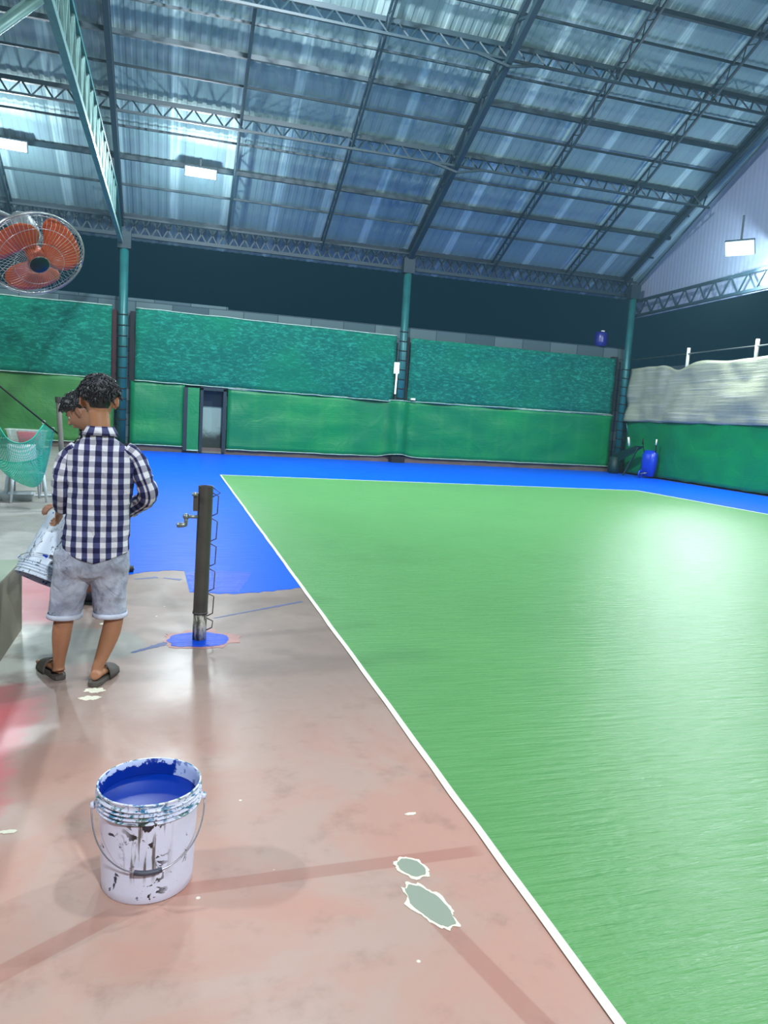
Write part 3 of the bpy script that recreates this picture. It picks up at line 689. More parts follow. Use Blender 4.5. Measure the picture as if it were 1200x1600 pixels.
# ------------------------------------------------------------------ people
def skin_mat(name, c):
    k = NT(name); g = k.coord(); n = k.noise(g, 14, 5); k.bump(k.noise(g, 90, 3), .12, .002)
    k.b.inputs['Subsurface Weight'].default_value = .08; k.b.inputs['Subsurface Radius'].default_value = (.02, .008, .004)
    a = lin(c); return k.base(k.mix(n, tuple(x*.8 for x in a[:3])+(1,), tuple(min(1, x*1.12) for x in a[:3])+(1,)), .5)
m_skin = skin_mat('tan_skin', (176, 124, 92)); m_skin2 = skin_mat('tan_skin_second', (172, 122, 98))
k = NT('black_hair'); g = k.coord('Object', (3, 3, 1)); n = k.noise(g, 60, 4, .6); k.bump(n, .5, .004); k.base(k.mix(n, (.004, .004, .006, 1), (.022, .022, .028, 1)), .38); m_hair = k.m
def gingham(name, per, cw, cv, ch, cb, lo=.5):
    k = NT(name); u, v, _ = k.xyz(k.coord('UV'))
    n = k.noise(k.coord(), 9, 3)
    a = k.sm(k.math('PINGPONG', k.math('ADD', u, k.math('MULTIPLY', n, .006)), per/2), per/4-.0012, per/4+.0012)
    b = k.sm(k.math('PINGPONG', k.math('ADD', v, k.math('MULTIPLY', n, .006)), per/2), per/4-.0012, per/4+.0012)
    c = k.mix(b, k.mix(a, lin(cw), lin(cv)), k.mix(a, lin(ch), lin(cb)))
    g = k.coord('Object', (1, 1, .5)); k.bump(k.math('ADD', k.noise(g, 9, 4, .5, 1.2), k.math('MULTIPLY', k.noise(g, 300, 1), .05)), .95, .02)
    return k.base(c, .8, 0, .2)
m_ging = gingham('navy_gingham', .058, (222, 220, 228), (76, 78, 120), (158, 156, 172), (34, 34, 74))
m_ging2 = gingham('black_small_check', .03, (150, 156, 150), (30, 34, 40), (60, 66, 66), (10, 12, 18))
k = NT('faded_grey_denim'); g = k.coord(); n = k.noise(g, 6, 5, .6, .6); n2 = k.noise(g, 14, 5, .7, .5)
c = k.mix(k.sm(n, .35, .65), lin((136, 140, 158)), lin((186, 190, 206))); c = k.mix(k.math('MULTIPLY', k.sm(n2, .6, .68), .6), c, lin((70, 96, 118)))
k.bump(k.math('ADD', k.noise(k.coord('Object', (1, 1, .7)), 10, 4, .5, 1.5), k.math('MULTIPLY', k.noise(g, 250, 1), .06)), .7, .022); k.base(c, .85, 0, .2); m_denim = k.m
m_hemd = plain('pale_denim_cuff', (196, 200, 216), .85, 0, .12, 40)
m_slide = plain('grey_brown_rubber', (88, 82, 76), .6, 0, .1, 30, .1)
m_slidein = plain('dark_rubber_strap', (28, 27, 28), .5, 0, .1, 30)
m_navy = plain('dark_navy_shoe', (26, 32, 46), .6, 0, .2, 30)
m_dkpants = plain('dark_shorts', (40, 44, 56), .85, 0, .2, 12)
m_eye = plain('eye_white', (220, 216, 210), .2, 0, .02); m_iris = plain('dark_iris', (24, 16, 12), .15, 0, .02)

def limb(bm, pts, radii, n=18):
    sp = smooth_path(pts, 5); rr = []
    for i in range(len(sp)):
        f = i/5; j = min(int(f), len(radii)-2); t_ = f-j; a = radii[j]; b = radii[j+1]
        if not isinstance(a, tuple): a = (a, a)
        if not isinstance(b, tuple): b = (b, b)
        t_ = t_*t_*(3-2*t_); rr.append((a[0]+(b[0]-a[0])*t_, a[1]+(b[1]-a[1])*t_))
    tube(bm, sp, rr, n)
def head_shape(d):
    """radius of the head along unit direction d (x right, y forward, z up), metres"""
    x, y, z = d
    a, b, c = .074, .094, .115
    r = 1/math.sqrt((x/a)**2+(y/b)**2+(z/c)**2)
    if z < 0:                                         # jaw: narrower sides, less mass at the nape
        r *= 1-.16*min(1, (-z))*abs(x)*1.3
        if y < 0: r *= 1-.20*(-z)*(-y)
        if y > 0: r *= 1+.05*(-z)*y
    else:
        if y < 0: r *= 1+.05*(-y)*(1-z)
    return r
def build_head(bm, M):
    rows, seg, V = 30, 40, []
    for i in range(rows+1):
        ph = PI*i/rows; V.append([])
        for k in range(seg):
            t_ = 2*PI*k/seg; d = Vector((math.sin(ph)*math.cos(t_), math.sin(ph)*math.sin(t_), math.cos(ph)))
            r_ = head_shape(d)
            p = d*r_
            if d.y > .3:                               # sockets, brow, cheeks
                for sx in (-1, 1):
                    p.y -= .012*math.exp(-(((p.x-sx*.032)/.016)**2+((p.z-.004)/.013)**2))
                    p.y += .005*math.exp(-(((p.x-sx*.03)/.022)**2+((p.z-.026)/.010)**2))
                    p.y += .004*math.exp(-(((p.x-sx*.038)/.018)**2+((p.z+.03)/.016)**2))
                p.y += .006*math.exp(-((p.x/.02)**2+((p.z+.098)/.014)**2))
            V[-1].append(bm.verts.new(M @ p))
    for i in range(rows):
        for k in range(seg):
            if i == 0 and k > 0: pass
            bm.faces.new((V[i][k], V[i+1][k], V[i+1][(k+1) % seg], V[i][(k+1) % seg]))
    R = M.to_3x3()
    def loc(p): return M @ Vector(p)
    # nose, nostril wings, lips
    tube(bm, [loc((0, .086, .012)), loc((0, .098, -.008)), loc((0, .108, -.026)), loc((0, .098, -.036))], [.007, .0085, .0115, .007], 12)
    for sx in (-1, 1): ball(bm, loc((sx*.012, .094, -.031)), (.0075, .009, .007), 10, 8, R)
    ball(bm, loc((0, .088, -.055)), (.023, .009, .0055), 14, 8, R); ball(bm, loc((0, .087, -.064)), (.019, .009, .006), 14, 8, R)
    for sx in (-1, 1):                                 # ears: disc, helix and lobe
        e = [loc((sx*(.074+.010*math.sin(q)), -.004-.02*math.cos(q)*.75-.006, .002+.033*math.sin(q-PI/2)*-1)) for q in [PI*1.0*j/10 for j in range(11)]]
        pts = []
        for j in range(15):
            q = -.35*PI+1.5*PI*j/14; pts.append(loc((sx*(.090+.004*math.cos(q)), -.012-.017*math.cos(q-.0)*-1*-1, .0+.031*math.sin(q))))
        tube(bm, pts, [.003]+[.0048]*13+[.004], 8)
        ball(bm, loc((sx*.084, -.010, -.002)), (.008, .018, .029), 12, 8, R); ball(bm, loc((sx*.080, -.002, -.028)), (.006, .009, .010), 10, 8, R)
def build_hair(M, parent, length=.022, seed=1, nape=-.62):
    bm = bmesh.new(); rows, seg = 44, 64; V = []
    def thick(d):
        # hairline: front above the brow, sides above the ears, down at the nape
        lim = (.42 if d.y > .35 else .42+(nape-.42)*min(1, max(0, (.35-d.y)/1.0)))
        if abs(d.x) > .6: lim = max(lim, -.6+.75*min(1, (abs(d.x)-.6)/.2))
        s = (d.z-lim)/.22; s = max(0, min(1, s)); s = s*s*(3-2*s)
        th = (.004+.030*max(0, min(1, (d.z+.12)/.55)))*s - .004*(1-s)
        nn = noise.noise(Vector((d.x*4.5, d.y*4.5, d.z*4.5+seed)))*.010+noise.noise(Vector((d.x*11, d.y*11, d.z*9+seed)))*.007
        return th + nn*s*max(0, min(1, (d.z+.25)/.5)), s
    for i in range(rows):
        ph = PI*.86*i/(rows-1); V.append([])
        for k in range(seg):
            t_ = 2*PI*k/seg; d = Vector((math.sin(ph)*math.cos(t_), math.sin(ph)*math.sin(t_), math.cos(ph)))
            th, s = thick(d); V[-1].append((bm.verts.new(M @ (d*(head_shape(d)+th))), s))
    for i in range(rows-1):
        for k in range(seg):
            q = (V[i][k], V[i+1][k], V[i+1][(k+1) % seg], V[i][(k+1) % seg])
            if max(x[1] for x in q) > 0: bm.faces.new([x[0] for x in q])
    rnd = random.Random(seed)
    for _ in range(900):                               # locks
        d = Vector((rnd.gauss(0, 1), rnd.gauss(0, 1), rnd.gauss(.45, .8))).normalized()
        th, s = thick(d)
        if s < .8 or d.z < -.1: continue
        r_ = head_shape(d)+th-.004; base = d*r_
        tan = Vector((rnd.gauss(0, .6), d.y*.4+rnd.gauss(0, .5), -.55-rnd.random()*.4)); tan = (tan-d*tan.dot(d)).normalized()
        ln = length*(.7+rnd.random()*.9); lift = .002+rnd.random()*.005; curl = d.cross(tan)*rnd.gauss(0, .2)
        pts = [base, base+(tan*.35+curl*.2)*ln+d*lift, base+(tan*.7+curl*.6)*ln+d*lift*.9, base+(tan+curl*1.1)*ln+d*lift*.1]
        tube(bm, [M @ p for p in pts], [.0028, .0036, .0026, .0008], 6)
    return obj('hair', bm, m_hair, parent, True)
def hand(bm, wrist, fwd, palm_n, s=1, curl=.6, side=1):
    """palm from wrist along fwd; palm_n points out of the palm; side=+1 puts the thumb on fwd x palm_n"""
    f = Vector(fwd).normalized(); n = Vector(palm_n); n = (n-f*n.dot(f)).normalized(); a = f.cross(n)*side; w = Vector(wrist)
    tube(bm, [w-f*.02, w+f*.02, w+f*.05, w+f*.085], [(.026, .02), (.034, .017), (.040, .015), (.038, .013)], 16) if False else None
    rings = []
    for q, hw, ht in ((-.02, .024, .018), (.01, .029, .017), (.045, .039, .0155), (.085, .040, .0125), (.095, .036, .010)):
        c = w+f*q*s; rings.append([c+a*math.cos(t_)*hw*s+n*math.sin(t_)*ht*s for t_ in [2*PI*j/16 for j in range(16)]])
    loft(bm, rings)
    for i, (off, ln, r_) in enumerate(((.029, .072, .0088), (.010, .08, .009), (-.010, .075, .0086), (-.028, .058, .0078))):
        p = w+f*.088*s+a*off*s; ang = 0; pts = [p-f*.02, p]; rr = [r_, r_]
        for j, seg in enumerate((.42, .33, .25)):
            ang += curl*(.7 if j == 0 else 1.0)
            p = p+(f*math.cos(ang)+n*math.sin(ang))*ln*seg*s; pts.append(p); rr.append(r_*(1-.09*(j+1)))
        tube(bm, pts, [x*s for x in rr], 10); ball(bm, pts[-1], rr[-1]*s, 10, 6)
    p = w+f*.02*s+a*.022*s; d1 = (f*.7+a*.75+n*.25).normalized(); d2 = (f*.85+a*.2+n*.5).normalized()
    pts = [p, p+d1*.035*s, p+d1*.035*s+d2*.03*s, p+d1*.035*s+d2*.055*s]; tube(bm, pts, [.0125*s, .011*s, .010*s, .008*s], 10); ball(bm, pts[-1], .008*s, 10, 6)
def body_obj(bm, mat, parent, vox=.0055):
    o = obj('body', bm, mat, parent, True); md = o.modifiers.new('fuse', 'REMESH'); md.mode = 'VOXEL'; md.voxel_size = vox; md.use_smooth_shade = True
    sm_ = o.modifiers.new('soften', 'SMOOTH'); sm_.factor = .5; sm_.iterations = 2; return o
def sup(cx, cy, z, a, b, n=40, e=2.4, zf=None, rot=0):
    out = []
    for k in range(n):
        t_ = 2*PI*k/n; c_, s_ = math.cos(t_), math.sin(t_)
        x = a*math.copysign(abs(c_)**(2/e), c_); y = b*math.copysign(abs(s_)**(2/e), s_)
        X = x*math.cos(rot)-y*math.sin(rot); Y = x*math.sin(rot)+y*math.cos(rot)
        out.append(Vector((cx+X, cy+Y, z+(zf(c_, s_) if zf else 0))))
    return out
def wrinkle(bm, amp, sc, seed):
    for v in bm.verts:
        q = Vector((v.co.x*sc, v.co.y*sc, v.co.z*sc*1.3+seed)); q += Vector((noise.noise(q*.6), 0, noise.noise(q*.6+Vector((5, 5, 5)))))*1.2
        n = 1-abs(noise.noise(q))*2.2
        v.co += v.normal*(n-.4)*amp

# ---- the person standing with back to us -------------------------------------------------------
Y1 = 4.2
T1 = thing('person', 'person with back turned in navy and white checked shirt, faded grey denim shorts and slides', 'person', (-.42, Y1, 0))
def W(px, py, Y=Y1): v = at(px, py, Y); return v - Vector((-.42, Y1, 0))
O1 = Vector((-.42, Y1, 0))
bm = bmesh.new()
hc = W(155, 628, 4.22)
HM = Matrix.Translation(hc) @ Matrix.Rotation(math.radians(6), 4, 'Z') @ Matrix.Rotation(math.radians(-10), 4, 'X')
build_head(bm, HM)
sh = W(157, 712, 4.2); hip = W(143, 868, 4.2)
limb(bm, [hc+Vector((0, -.025, -.05)), W(156, 668, 4.19), W(156, 695, 4.2)], [.052, .052, .065])
limb(bm, [W(156, 690), W(157, 720), W(155, 780), W(146, 850), W(142, 885)], [(.06, .05), (.15, .08), (.125, .085), (.125, .09), (.13, .09)], 24)
LA = [W(112, 708), W(98, 735, 4.19), W(93, 762, 4.19), W(93, 785, 4.25), W(93, 800, 4.33)]
limb(bm, LA, [.042, .036, .032, .028, .022])
RA = [W(208, 708), W(222, 740, 4.19), W(236, 772, 4.2), W(222, 788, 4.29), W(196, 800, 4.42)]
limb(bm, RA, [.042, .036, .033, .030, .022])
hand(bm, W(92, 797, 4.33), (-.05, .5, -.55), (-.75, .3, .1), .95, .55, 1)
hand(bm, W(196, 800, 4.42), (-.85, .4, .15), (0, .2, -1), .95, .5, -1)
# legs and feet
def leg(bm, hipp, knee, calf, ankle, heel, toe):
    limb(bm, [hipp, knee, calf, ankle, Vector((ankle.x, ankle.y, .05))], [.078, .05, .05, .030, .034], 20)
    hl = Vector((heel.x, heel.y, .05)); tt = Vector((toe.x, toe.y, .042)); d = (tt-hl); L_ = d.length; d.normalize(); s = Vector((d.y, -d.x, 0))
    rings = []
    for q, hw, zt in ((0, .012, .045), (.04, .030, .075), (.22, .032, .085), (.45, .034, .072), (.65, .042, .052), (.82, .043, .040), (.9, .040, .036)):
        c = hl+d*L_*q; z0 = .028; rings.append([Vector((c.x, c.y, 0))+s*math.cos(t_)*hw+Vector((0, 0, z0+(zt-z0)*(.5+.5*math.sin(t_)))) for t_ in [2*PI*j/16 for j in range(16)]])
    loft(bm, rings)
    for i in range(5):                                 # toes
        off = -.032+.016*i; big = 1 if i == 0 else 0
        p = hl+d*L_*(.86)+s*off; q = p+d*(.040-.005*i); tube(bm, [Vector((p.x, p.y, .040)), Vector((q.x, q.y, .036))], [.009+.003*big]*2, 8); ball(bm, (q.x, q.y, .036), .009+.003*big, 8, 6)
def fl(px, py): v = on_floor(px, py); return v-O1
def foot(h, t): return (h, h+(t-h).normalized()*.245)
LF = foot(fl(94, 1062), fl(61, 1036)); RF = foot(fl(146, 1073), fl(179, 1046))
leg(bm, W(116, 880), W(104, 950), W(97, 985), W(92, 1038, 4.24), LF[0]+Vector((.0, .015, 0)), LF[1])
leg(bm, W(166, 880), W(178, 945), W(174, 985), W(153, 1042, 4.17), RF[0]+Vector((0, .015, 0)), RF[1])
body_obj(bm, m_skin, T1, .005)
build_hair(HM, T1, .026, 3)
for sx in (-1, 1):
    bm = bmesh.new(); ball(bm, HM @ Vector((sx*.031, .0705, .003)), .0115, 14, 10); e = obj('eye', bm, m_eye, T1, True)
    bm = bmesh.new(); ball(bm, HM @ Vector((sx*.031, .079, .003)), .0045, 10, 8); obj('iris', bm, m_iris, e, True)
# shirt
def shirt(parent, C_, zoff, mat, sc=1.0, lean=(0, 0)):
    """C_ maps height fraction keys to (cx, cy, half width, half depth, z)"""
    bm = bmesh.new(); rings = []; N = 72
    ks = C_; m = 42
    for i in range(m+1):
        f = i/m; cx, cy, a, b, z, e = ramp(ks, f)
        def zf(c_, s_, f=f): return -.03*max(0, 1-f*6)*(1-abs(c_)*1.9) + (.0 if f < .8 else -.012*abs(c_)*(f-.8)*5)
        rings.append(sup(cx, cy, z, a, b, N, e, zf))
    loft(bm, rings, False, True); bmesh.ops.recalc_face_normals(bm, faces=bm.faces); bm.normal_update()
    Lu = bm.loops.layers.uv.verify(); c0_ = C_[0][1]
    for f_ in bm.faces:
        for lp in f_.loops: lp[Lu].uv = ((lp.vert.co.x-c0_)*1.06+.014+.03*(lp.vert.co.y)*(1 if lp.vert.co.x > c0_ else -1), lp.vert.co.z*1.04)
    wrinkle(bm, .008, 9, zoff)
    return bm
keys = []
def K(f, pxl, pxr, py, b, e=2.4, dy=0): a = W(pxl, py); c = W(pxr, py); return (f, (a.x+c.x)/2, dy, (c.x-a.x)/2, b, a.z, e)
ks = [K(0, 97, 203, 864, .135), K(.12, 97, 202, 845, .13), K(.35, 104, 203, 800, .118), K(.58, 105, 208, 757, .12), K(.74, 101, 214, 725, .105, 2.3), K(.84, 105, 209, 703, .09, 2.2), K(.92, 122, 190, 688, .07, 2), K(.965, 135, 179, 678, .062, 2), K(1, 137, 177, 667, .06, 2)]
bm = shirt(T1, ks, 1, m_ging)
def sleeve(bm, pts, rad, seed):
    sub = bmesh.new(); sp = smooth_path(pts, 9); rr = []
    for i in range(len(sp)):
        f = i/9; j = min(int(f), len(rad)-2); t_ = f-j; rr.append(rad[j]+(rad[j+1]-rad[j])*t_)
    tube(sub, sp, rr, 32, True, True); bmesh.ops.recalc_face_normals(sub, faces=sub.faces); sub.normal_update(); wrinkle(sub, .009, 13, seed)
    me = bpy.data.meshes.new('tmp'); sub.to_mesh(me); sub.free(); bm.from_mesh(me); bpy.data.meshes.remove(me)
sleeve(bm, [W(122, 704), W(106, 718), W(99, 745, 4.19), W(98, 768, 4.2), W(98, 792, 4.28)], [.05, .052, .052, .052, .046], 4)
sleeve(bm, [W(194, 704), W(211, 718), W(223, 745, 4.18), W(231, 774, 4.2), W(213, 789, 4.32), W(203, 797, 4.39)], [.05, .052, .05, .05, .045, .042], 8)
so = obj('shirt', bm, m_ging, T1, True); md = so.modifiers.new('cloth', 'SOLIDIFY'); md.thickness = .003
# collar
bm = bmesh.new(); cc = W(157, 676); rg = []
for q, a, b, z in ((0, .079, .072, .0), (1, .066, .062, .032), (2, .064, .060, .034), (3, .070, .066, .030), (4, .094, .084, -.012)):
    rg.append(sup(cc.x, cc.y, cc.z+z, a, b, 40, 2))
loft(bm, rg, False, True); o = obj('collar', bm, m_ging, so, True); md = o.modifiers.new('cloth', 'SOLIDIFY'); md.thickness = .003
# shorts
def shorts(parent, waist, crotch, lh, rh, mat, rw=(.125, .105), wdt=None, r_hem=(.088, .082)):
    bm = bmesh.new(); w0, c0 = waist, crotch
    rings = [sup(w0.x+(c0.x-w0.x)*f, w0.y-.0, w0.z+(c0.z-w0.z)*f, rw[0]*(1+.14*math.sin(f*2)), rw[1]*(1+.12*math.sin(f*2.4))*(1-.3*max(0, f-.55)), 40, 2.5) for f in (0, .15, .3, .45, .6, .75, .9, 1.0)]
    rings += [sup(c0.x, w0.y, c0.z-.02, rw[0]*.85, rw[1]*.62, 40, 2.3), sup(c0.x, w0.y, c0.z-.035, rw[0]*.6, rw[1]*.35, 40, 2.2)]
    loft(bm, rings)
    for hm, sx in ((lh, -1), (rh, 1)):
        top_ = Vector((c0.x+sx*rw[0]*.5, c0.y, c0.z+.12)); sp = smooth_path([top_, Vector((c0.x+sx*rw[0]*.56, c0.y, c0.z)), top_.lerp(hm, .62), hm], 6)
        tube(bm, sp, [(rw[0]*.62+(r_hem[0]-rw[0]*.62)*i/(len(sp)-1), .108+(r_hem[1]-.108)*i/(len(sp)-1)) for i in range(len(sp))], 32)
    o = obj('shorts', bm, mat, parent, True); md = o.modifiers.new('fuse', 'REMESH'); md.mode = 'VOXEL'; md.voxel_size = .007; md.use_smooth_shade = True
    tx = bpy.data.textures.new('folds', 'CLOUDS'); tx.noise_scale = .07; tx.noise_depth = 2
    d = o.modifiers.new('folds', 'DISPLACE'); d.texture = tx; d.strength = .018; d.mid_level = .5; d.texture_coords = 'LOCAL'
    s = o.modifiers.new('soft', 'SMOOTH'); s.iterations = 2; return o
lh, rh = W(101, 962), W(172, 960)
sh1 = shorts(T1, W(149, 850), W(142, 896), lh, rh, m_denim, (.166, .118), None, (.082, .08))
for hm, d in ((lh, 0), (rh, 1)):                       # turned-up cuffs
    bm = bmesh.new(); loft(bm, [sup(hm.x, hm.y, hm.z+z, .085+q, .082+q, 40, 2.1) for z, q in ((.018, .0), (.02, .004), (-.004, .007), (-.008, .002), (-.004, -.004))], False); wrinkle(bm, .003, 12, d)
    obj('cuff', bm, m_hemd, sh1, True)
# slides
def slide(person, heel, toe, label, origin, mats=(None, None), name='slide_sandal'):
    d = (toe-heel); L_ = d.length; ang = math.atan2(d.y, d.x)
    t = thing(name, label, 'sandal', (heel.x+origin.x, heel.y+origin.y, 0), 'slide sandals of the standing person'); t.rotation_euler = (0, 0, ang)
    bm = bmesh.new(); P_ = []
    prof_ = [(-.02, .0), (-.015, .026), (.02, .037), (.08, .036), (.14, .040), (.19, .047), (.23, .045), (.262, .030), (.272, .0)]
    P_ = [(x, y) for x, y in prof_]+[(x, -y) for x, y in prof_[1:-1][::-1]]
    n = len(P_); rr = [[Vector((x*s_+.005, y*s_, z)) for x, y in P_] for z, s_ in ((.001, .96), (.008, 1), (.024, 1.02), (.028, 1.0), (.0245, .9))]
    loft(bm, rr); o = obj('sole', bm, m_slide, t); md = o.modifiers.new('b', 'BEVEL'); md.width = .003
    bm = bmesh.new(); rg = []
    for x, hw, hh in ((.105, .046, .092), (.12, .049, .09), (.17, .052, .075), (.215, .052, .060)):
        rg.append([Vector((x, hw*math.cos(a), .012+(hh-.012)*math.sin(a)**.8)) for a in [PI*j/16 for j in range(17)]])
    loft(bm, rg, False, closed=False); o = obj('strap', bm, m_slide, t, True); md = o.modifiers.new('t', 'SOLIDIFY'); md.thickness = .005
    md.offset = 1
    return t
slide(T1, LF[0], LF[1], 'grey-brown slide sandal on the left foot of the standing person', O1)
slide(T1, RF[0], RF[1], 'grey-brown slide sandal on the right foot of the standing person, nearer the net post', O1)

# ---- the second person, behind, bending over the tilted bucket ---------------------------------
Y2 = 5.45; O2 = Vector((-.55, Y2, 0))
T2 = thing('person', 'person with bowed head in dark small-checked shirt, behind the standing person', 'person', O2)
def W2(px, py, Y=Y2): return at(px, py, Y)-O2
bm = bmesh.new(); hc2 = W2(127, 645, 5.4)
HM2 = Matrix.Translation(hc2) @ Matrix.Rotation(math.radians(78), 4, 'Z') @ Matrix.Rotation(math.radians(-32), 4, 'X')
build_head(bm, HM2)
limb(bm, [hc2+Vector((.03, 0, -.05)), W2(142, 672, 5.45), W2(150, 690, 5.5)], [.05, .052, .065])
limb(bm, [W2(148, 685, 5.5), W2(152, 712, 5.52), W2(156, 770, 5.6), W2(156, 830, 5.68)], [(.07, .06), (.13, .09), (.13, .09), (.13, .1)], 24)
limb(bm, [W2(124, 700, 5.4), W2(118, 740, 5.2), W2(112, 772, 5.0), W2(100, 788, 4.74)], [.045, .038, .033, .022])
limb(bm, [W2(176, 705, 5.55), W2(180, 745, 5.4), W2(172, 775, 5.2), W2(150, 800, 4.95)], [.045, .038, .033, .022])
hand(bm, W2(100, 788, 4.74), (-.7, -.6, -.05), (.1, .1, -1), .95, .45, 1)
hand(bm, W2(150, 800, 4.95), (-.5, -.7, -.2), (-.3, .2, -1), .95, .5, -1)
def fl2(px, py): return on_floor(px, py)-O2
def leg2(hp, kn, cf, an):
    limb(bm, [hp, kn, cf, an, Vector((an.x, an.y, .04))], [.08, .056, .054, .034, .034], 20)
L2A, R2A = Vector((.0, .42, .11)), Vector((.14, .5, .11))
leg2(W2(138, 840, 5.68), Vector((.03, .22, .47)), Vector((.02, .32, .32)), L2A)
leg2(W2(176, 840, 5.68), Vector((.18, .28, .47)), Vector((.15, .4, .32)), R2A)
body_obj(bm, m_skin2, T2, .006)
build_hair(HM2, T2, .02, 11)
for sx in (-1, 1):
    bm = bmesh.new(); ball(bm, HM2 @ Vector((sx*.031, .0705, .003)), .0115, 14, 10); e = obj('eye', bm, m_eye, T2, True)
    bm = bmesh.new(); ball(bm, HM2 @ Vector((sx*.031, .079, .0)), .0045, 10, 8); obj('iris', bm, m_iris, e, True)
    bm = bmesh.new(); tube(bm, [HM2 @ Vector((sx*x, y, z)) for x, y, z in ((.016, .09, .024), (.03, .086, .029), (.046, .076, .025))], [.002, .0035, .0015], 8); obj('eyebrow', bm, m_hair, T2, True)
k2 = []
for f, px, py, a, b, dy, e in ((0, 156, 838, .175, .13, .22, 2.4), (.3, 157, 800, .165, .125, .18, 2.4), (.6, 155, 745, .175, .125, .1, 2.4), (.8, 150, 708, .175, .115, .06, 2.2), (.92, 146, 688, .12, .09, .03, 2), (1, 142, 676, .066, .066, .01, 2)):
    c_ = W2(px, py, Y2+dy); k2.append((f, c_.x, c_.y, a, b, c_.z, e))
bm = shirt(T2, k2, 5, m_ging2)
sleeve(bm, [W2(140, 690, 5.5), W2(129, 700, 5.42), W2(122, 735, 5.25), W2(114, 766, 5.05), W2(110, 774, 4.96)], [.05, .064, .054, .048, .044], 2)
sleeve(bm, [W2(162, 692, 5.5), W2(174, 706, 5.52), W2(180, 745, 5.4), W2(175, 770, 5.25)], [.05, .064, .054, .048], 6)
# raised sleeve fold beside the chin
sleeve(bm, [W2(138, 706, 5.47), W2(135, 685, 5.45), W2(132, 668, 5.44), W2(131, 658, 5.44)], [.06, .05, .034, .012], 12)
so = obj('shirt', bm, m_ging2, T2, True); md = so.modifiers.new('cloth', 'SOLIDIFY'); md.thickness = .003
bm = bmesh.new(); cc = W2(150, 674, 5.47)
m_col = plain('grey_blue_collar', (88, 106, 122), .85, 0, .15, 30)
loft(bm, [[p for p in sup(cc.x+.02, cc.y, cc.z+z, a, b, 36, 2)] for z, a, b in ((-.03, .12, .09), (.0, .09, .07), (.018, .07, .062), (.02, .066, .058))], False); o = obj('collar', bm, m_col, so, True)
md = o.modifiers.new('cloth', 'SOLIDIFY'); md.thickness = .004
shorts(T2, W2(158, 826, 5.68), W2(156, 850, 5.7), Vector((.03, .2, .50)), Vector((.18, .26, .50)), m_dkpants, (.16, .115), None, (.085, .085))
for an, tx_, lb in ((L2A, (-.12, -.15), 'left'), (R2A, (.1, .18), 'right')):
    an = Vector(an)+O2; ang = math.radians(-12) if lb == 'left' else math.radians(85)
    t = thing('shoe', f'dark navy shoe on the {lb} foot of the person with bowed head', 'shoe', (an.x, an.y, 0), 'shoes of the bowed person'); t.rotation_euler = (0, 0, ang)
    bm = bmesh.new(); rg = []
    for x, hw, zt in ((-.055, .018, .07), (-.04, .034, .10), (.0, .040, .115), (.045, .042, .10), (.09, .045, .075), (.14, .05, .062), (.18, .045, .052), (.205, .026, .04)):
        rg.append([Vector((x, hw*math.cos(a), .015+(zt-.015)*(.5+.5*math.sin(a)))) for a in [2*PI*j/18 for j in range(18)]])
    loft(bm, rg); obj('upper', bm, m_navy, t, True)
    bm = bmesh.new(); pr = [(-.062, 0), (-.05, .03), (0, .040), (.06, .042), (.14, .051), (.19, .044), (.214, .0)]; P_ = pr+[(x, -y) for x, y in pr[1:-1][::-1]]
    loft(bm, [[Vector((x, y, z)) for x, y in P_] for z in (.0, .022)]); obj('sole', bm, m_slidein, t)

# ---- tilted bucket held between them, pouring out ----------------------------------------------
bc = at(112, 813, 4.62); rc = at(70, 896, 4.5); ax = (rc-bc); hgt = .385
q = ax.to_track_quat('Z', 'Y'); q = q @ Matrix.Rotation(math.radians(-60), 4, 'Z').to_quaternion()
k = NT('scratched_white_plastic'); g = k.coord(); n = k.noise(k.coord('Object', (3, 3, 1)), 14, 6, .75, 1); n2 = k.noise(g, 8, 3, .5)
c = k.mix(k.noise(g, 3), lin((190, 206, 230)), lin((224, 232, 240))); c = k.mix(k.sm(n, .585, .6), c, lin((20, 26, 40))); c = k.mix(k.sm(n2, .655, .67), c, lin((10, 60, 190))); k.base(c, .4); m_pail2 = k.m
pail('paint_bucket', 'tilted white paint-stained bucket held by both people', .128, .152, hgt, .2, bc, q, PI*.5, .06, m_pail2, False)

# ---- roller lying at the paint edge ------------------------------------------------------------
rp = on_floor(209, 894)
t = thing('paint_roller', 'black paint roller lying at the blue paint edge beside the shorts', 'paint roller', (rp.x, rp.y, .032)); t.rotation_euler = (0, 0, math.radians(4))
bm = bmesh.new(); tube(bm, [(-.27, 0, 0), (-.265, 0, 0), (-.012, 0, 0), (-.003, 0, 0)], [.024, .03, .03, .026], 24); obj('sleeve', bm, m_slidein, t, True)
bm = bmesh.new(); tube(bm, [(-.003, 0, 0), (.004, 0, 0)], .012, 16); obj('end_cap', bm, m_galv, t, True)
bm = bmesh.new(); tube(bm, [(-.27, 0, 0), (-.31, 0, 0), (-.31, .1, .0), (-.14, .14, 0), (-.14, .24, .0)], .005, 8); obj('frame', bm, m_wire, t, True)
bm = bmesh.new(); tube(bm, [(-.14, .24, -.01), (-.14, .5, -.01)], .016, 12); obj('handle', bm, m_grip, t, True)

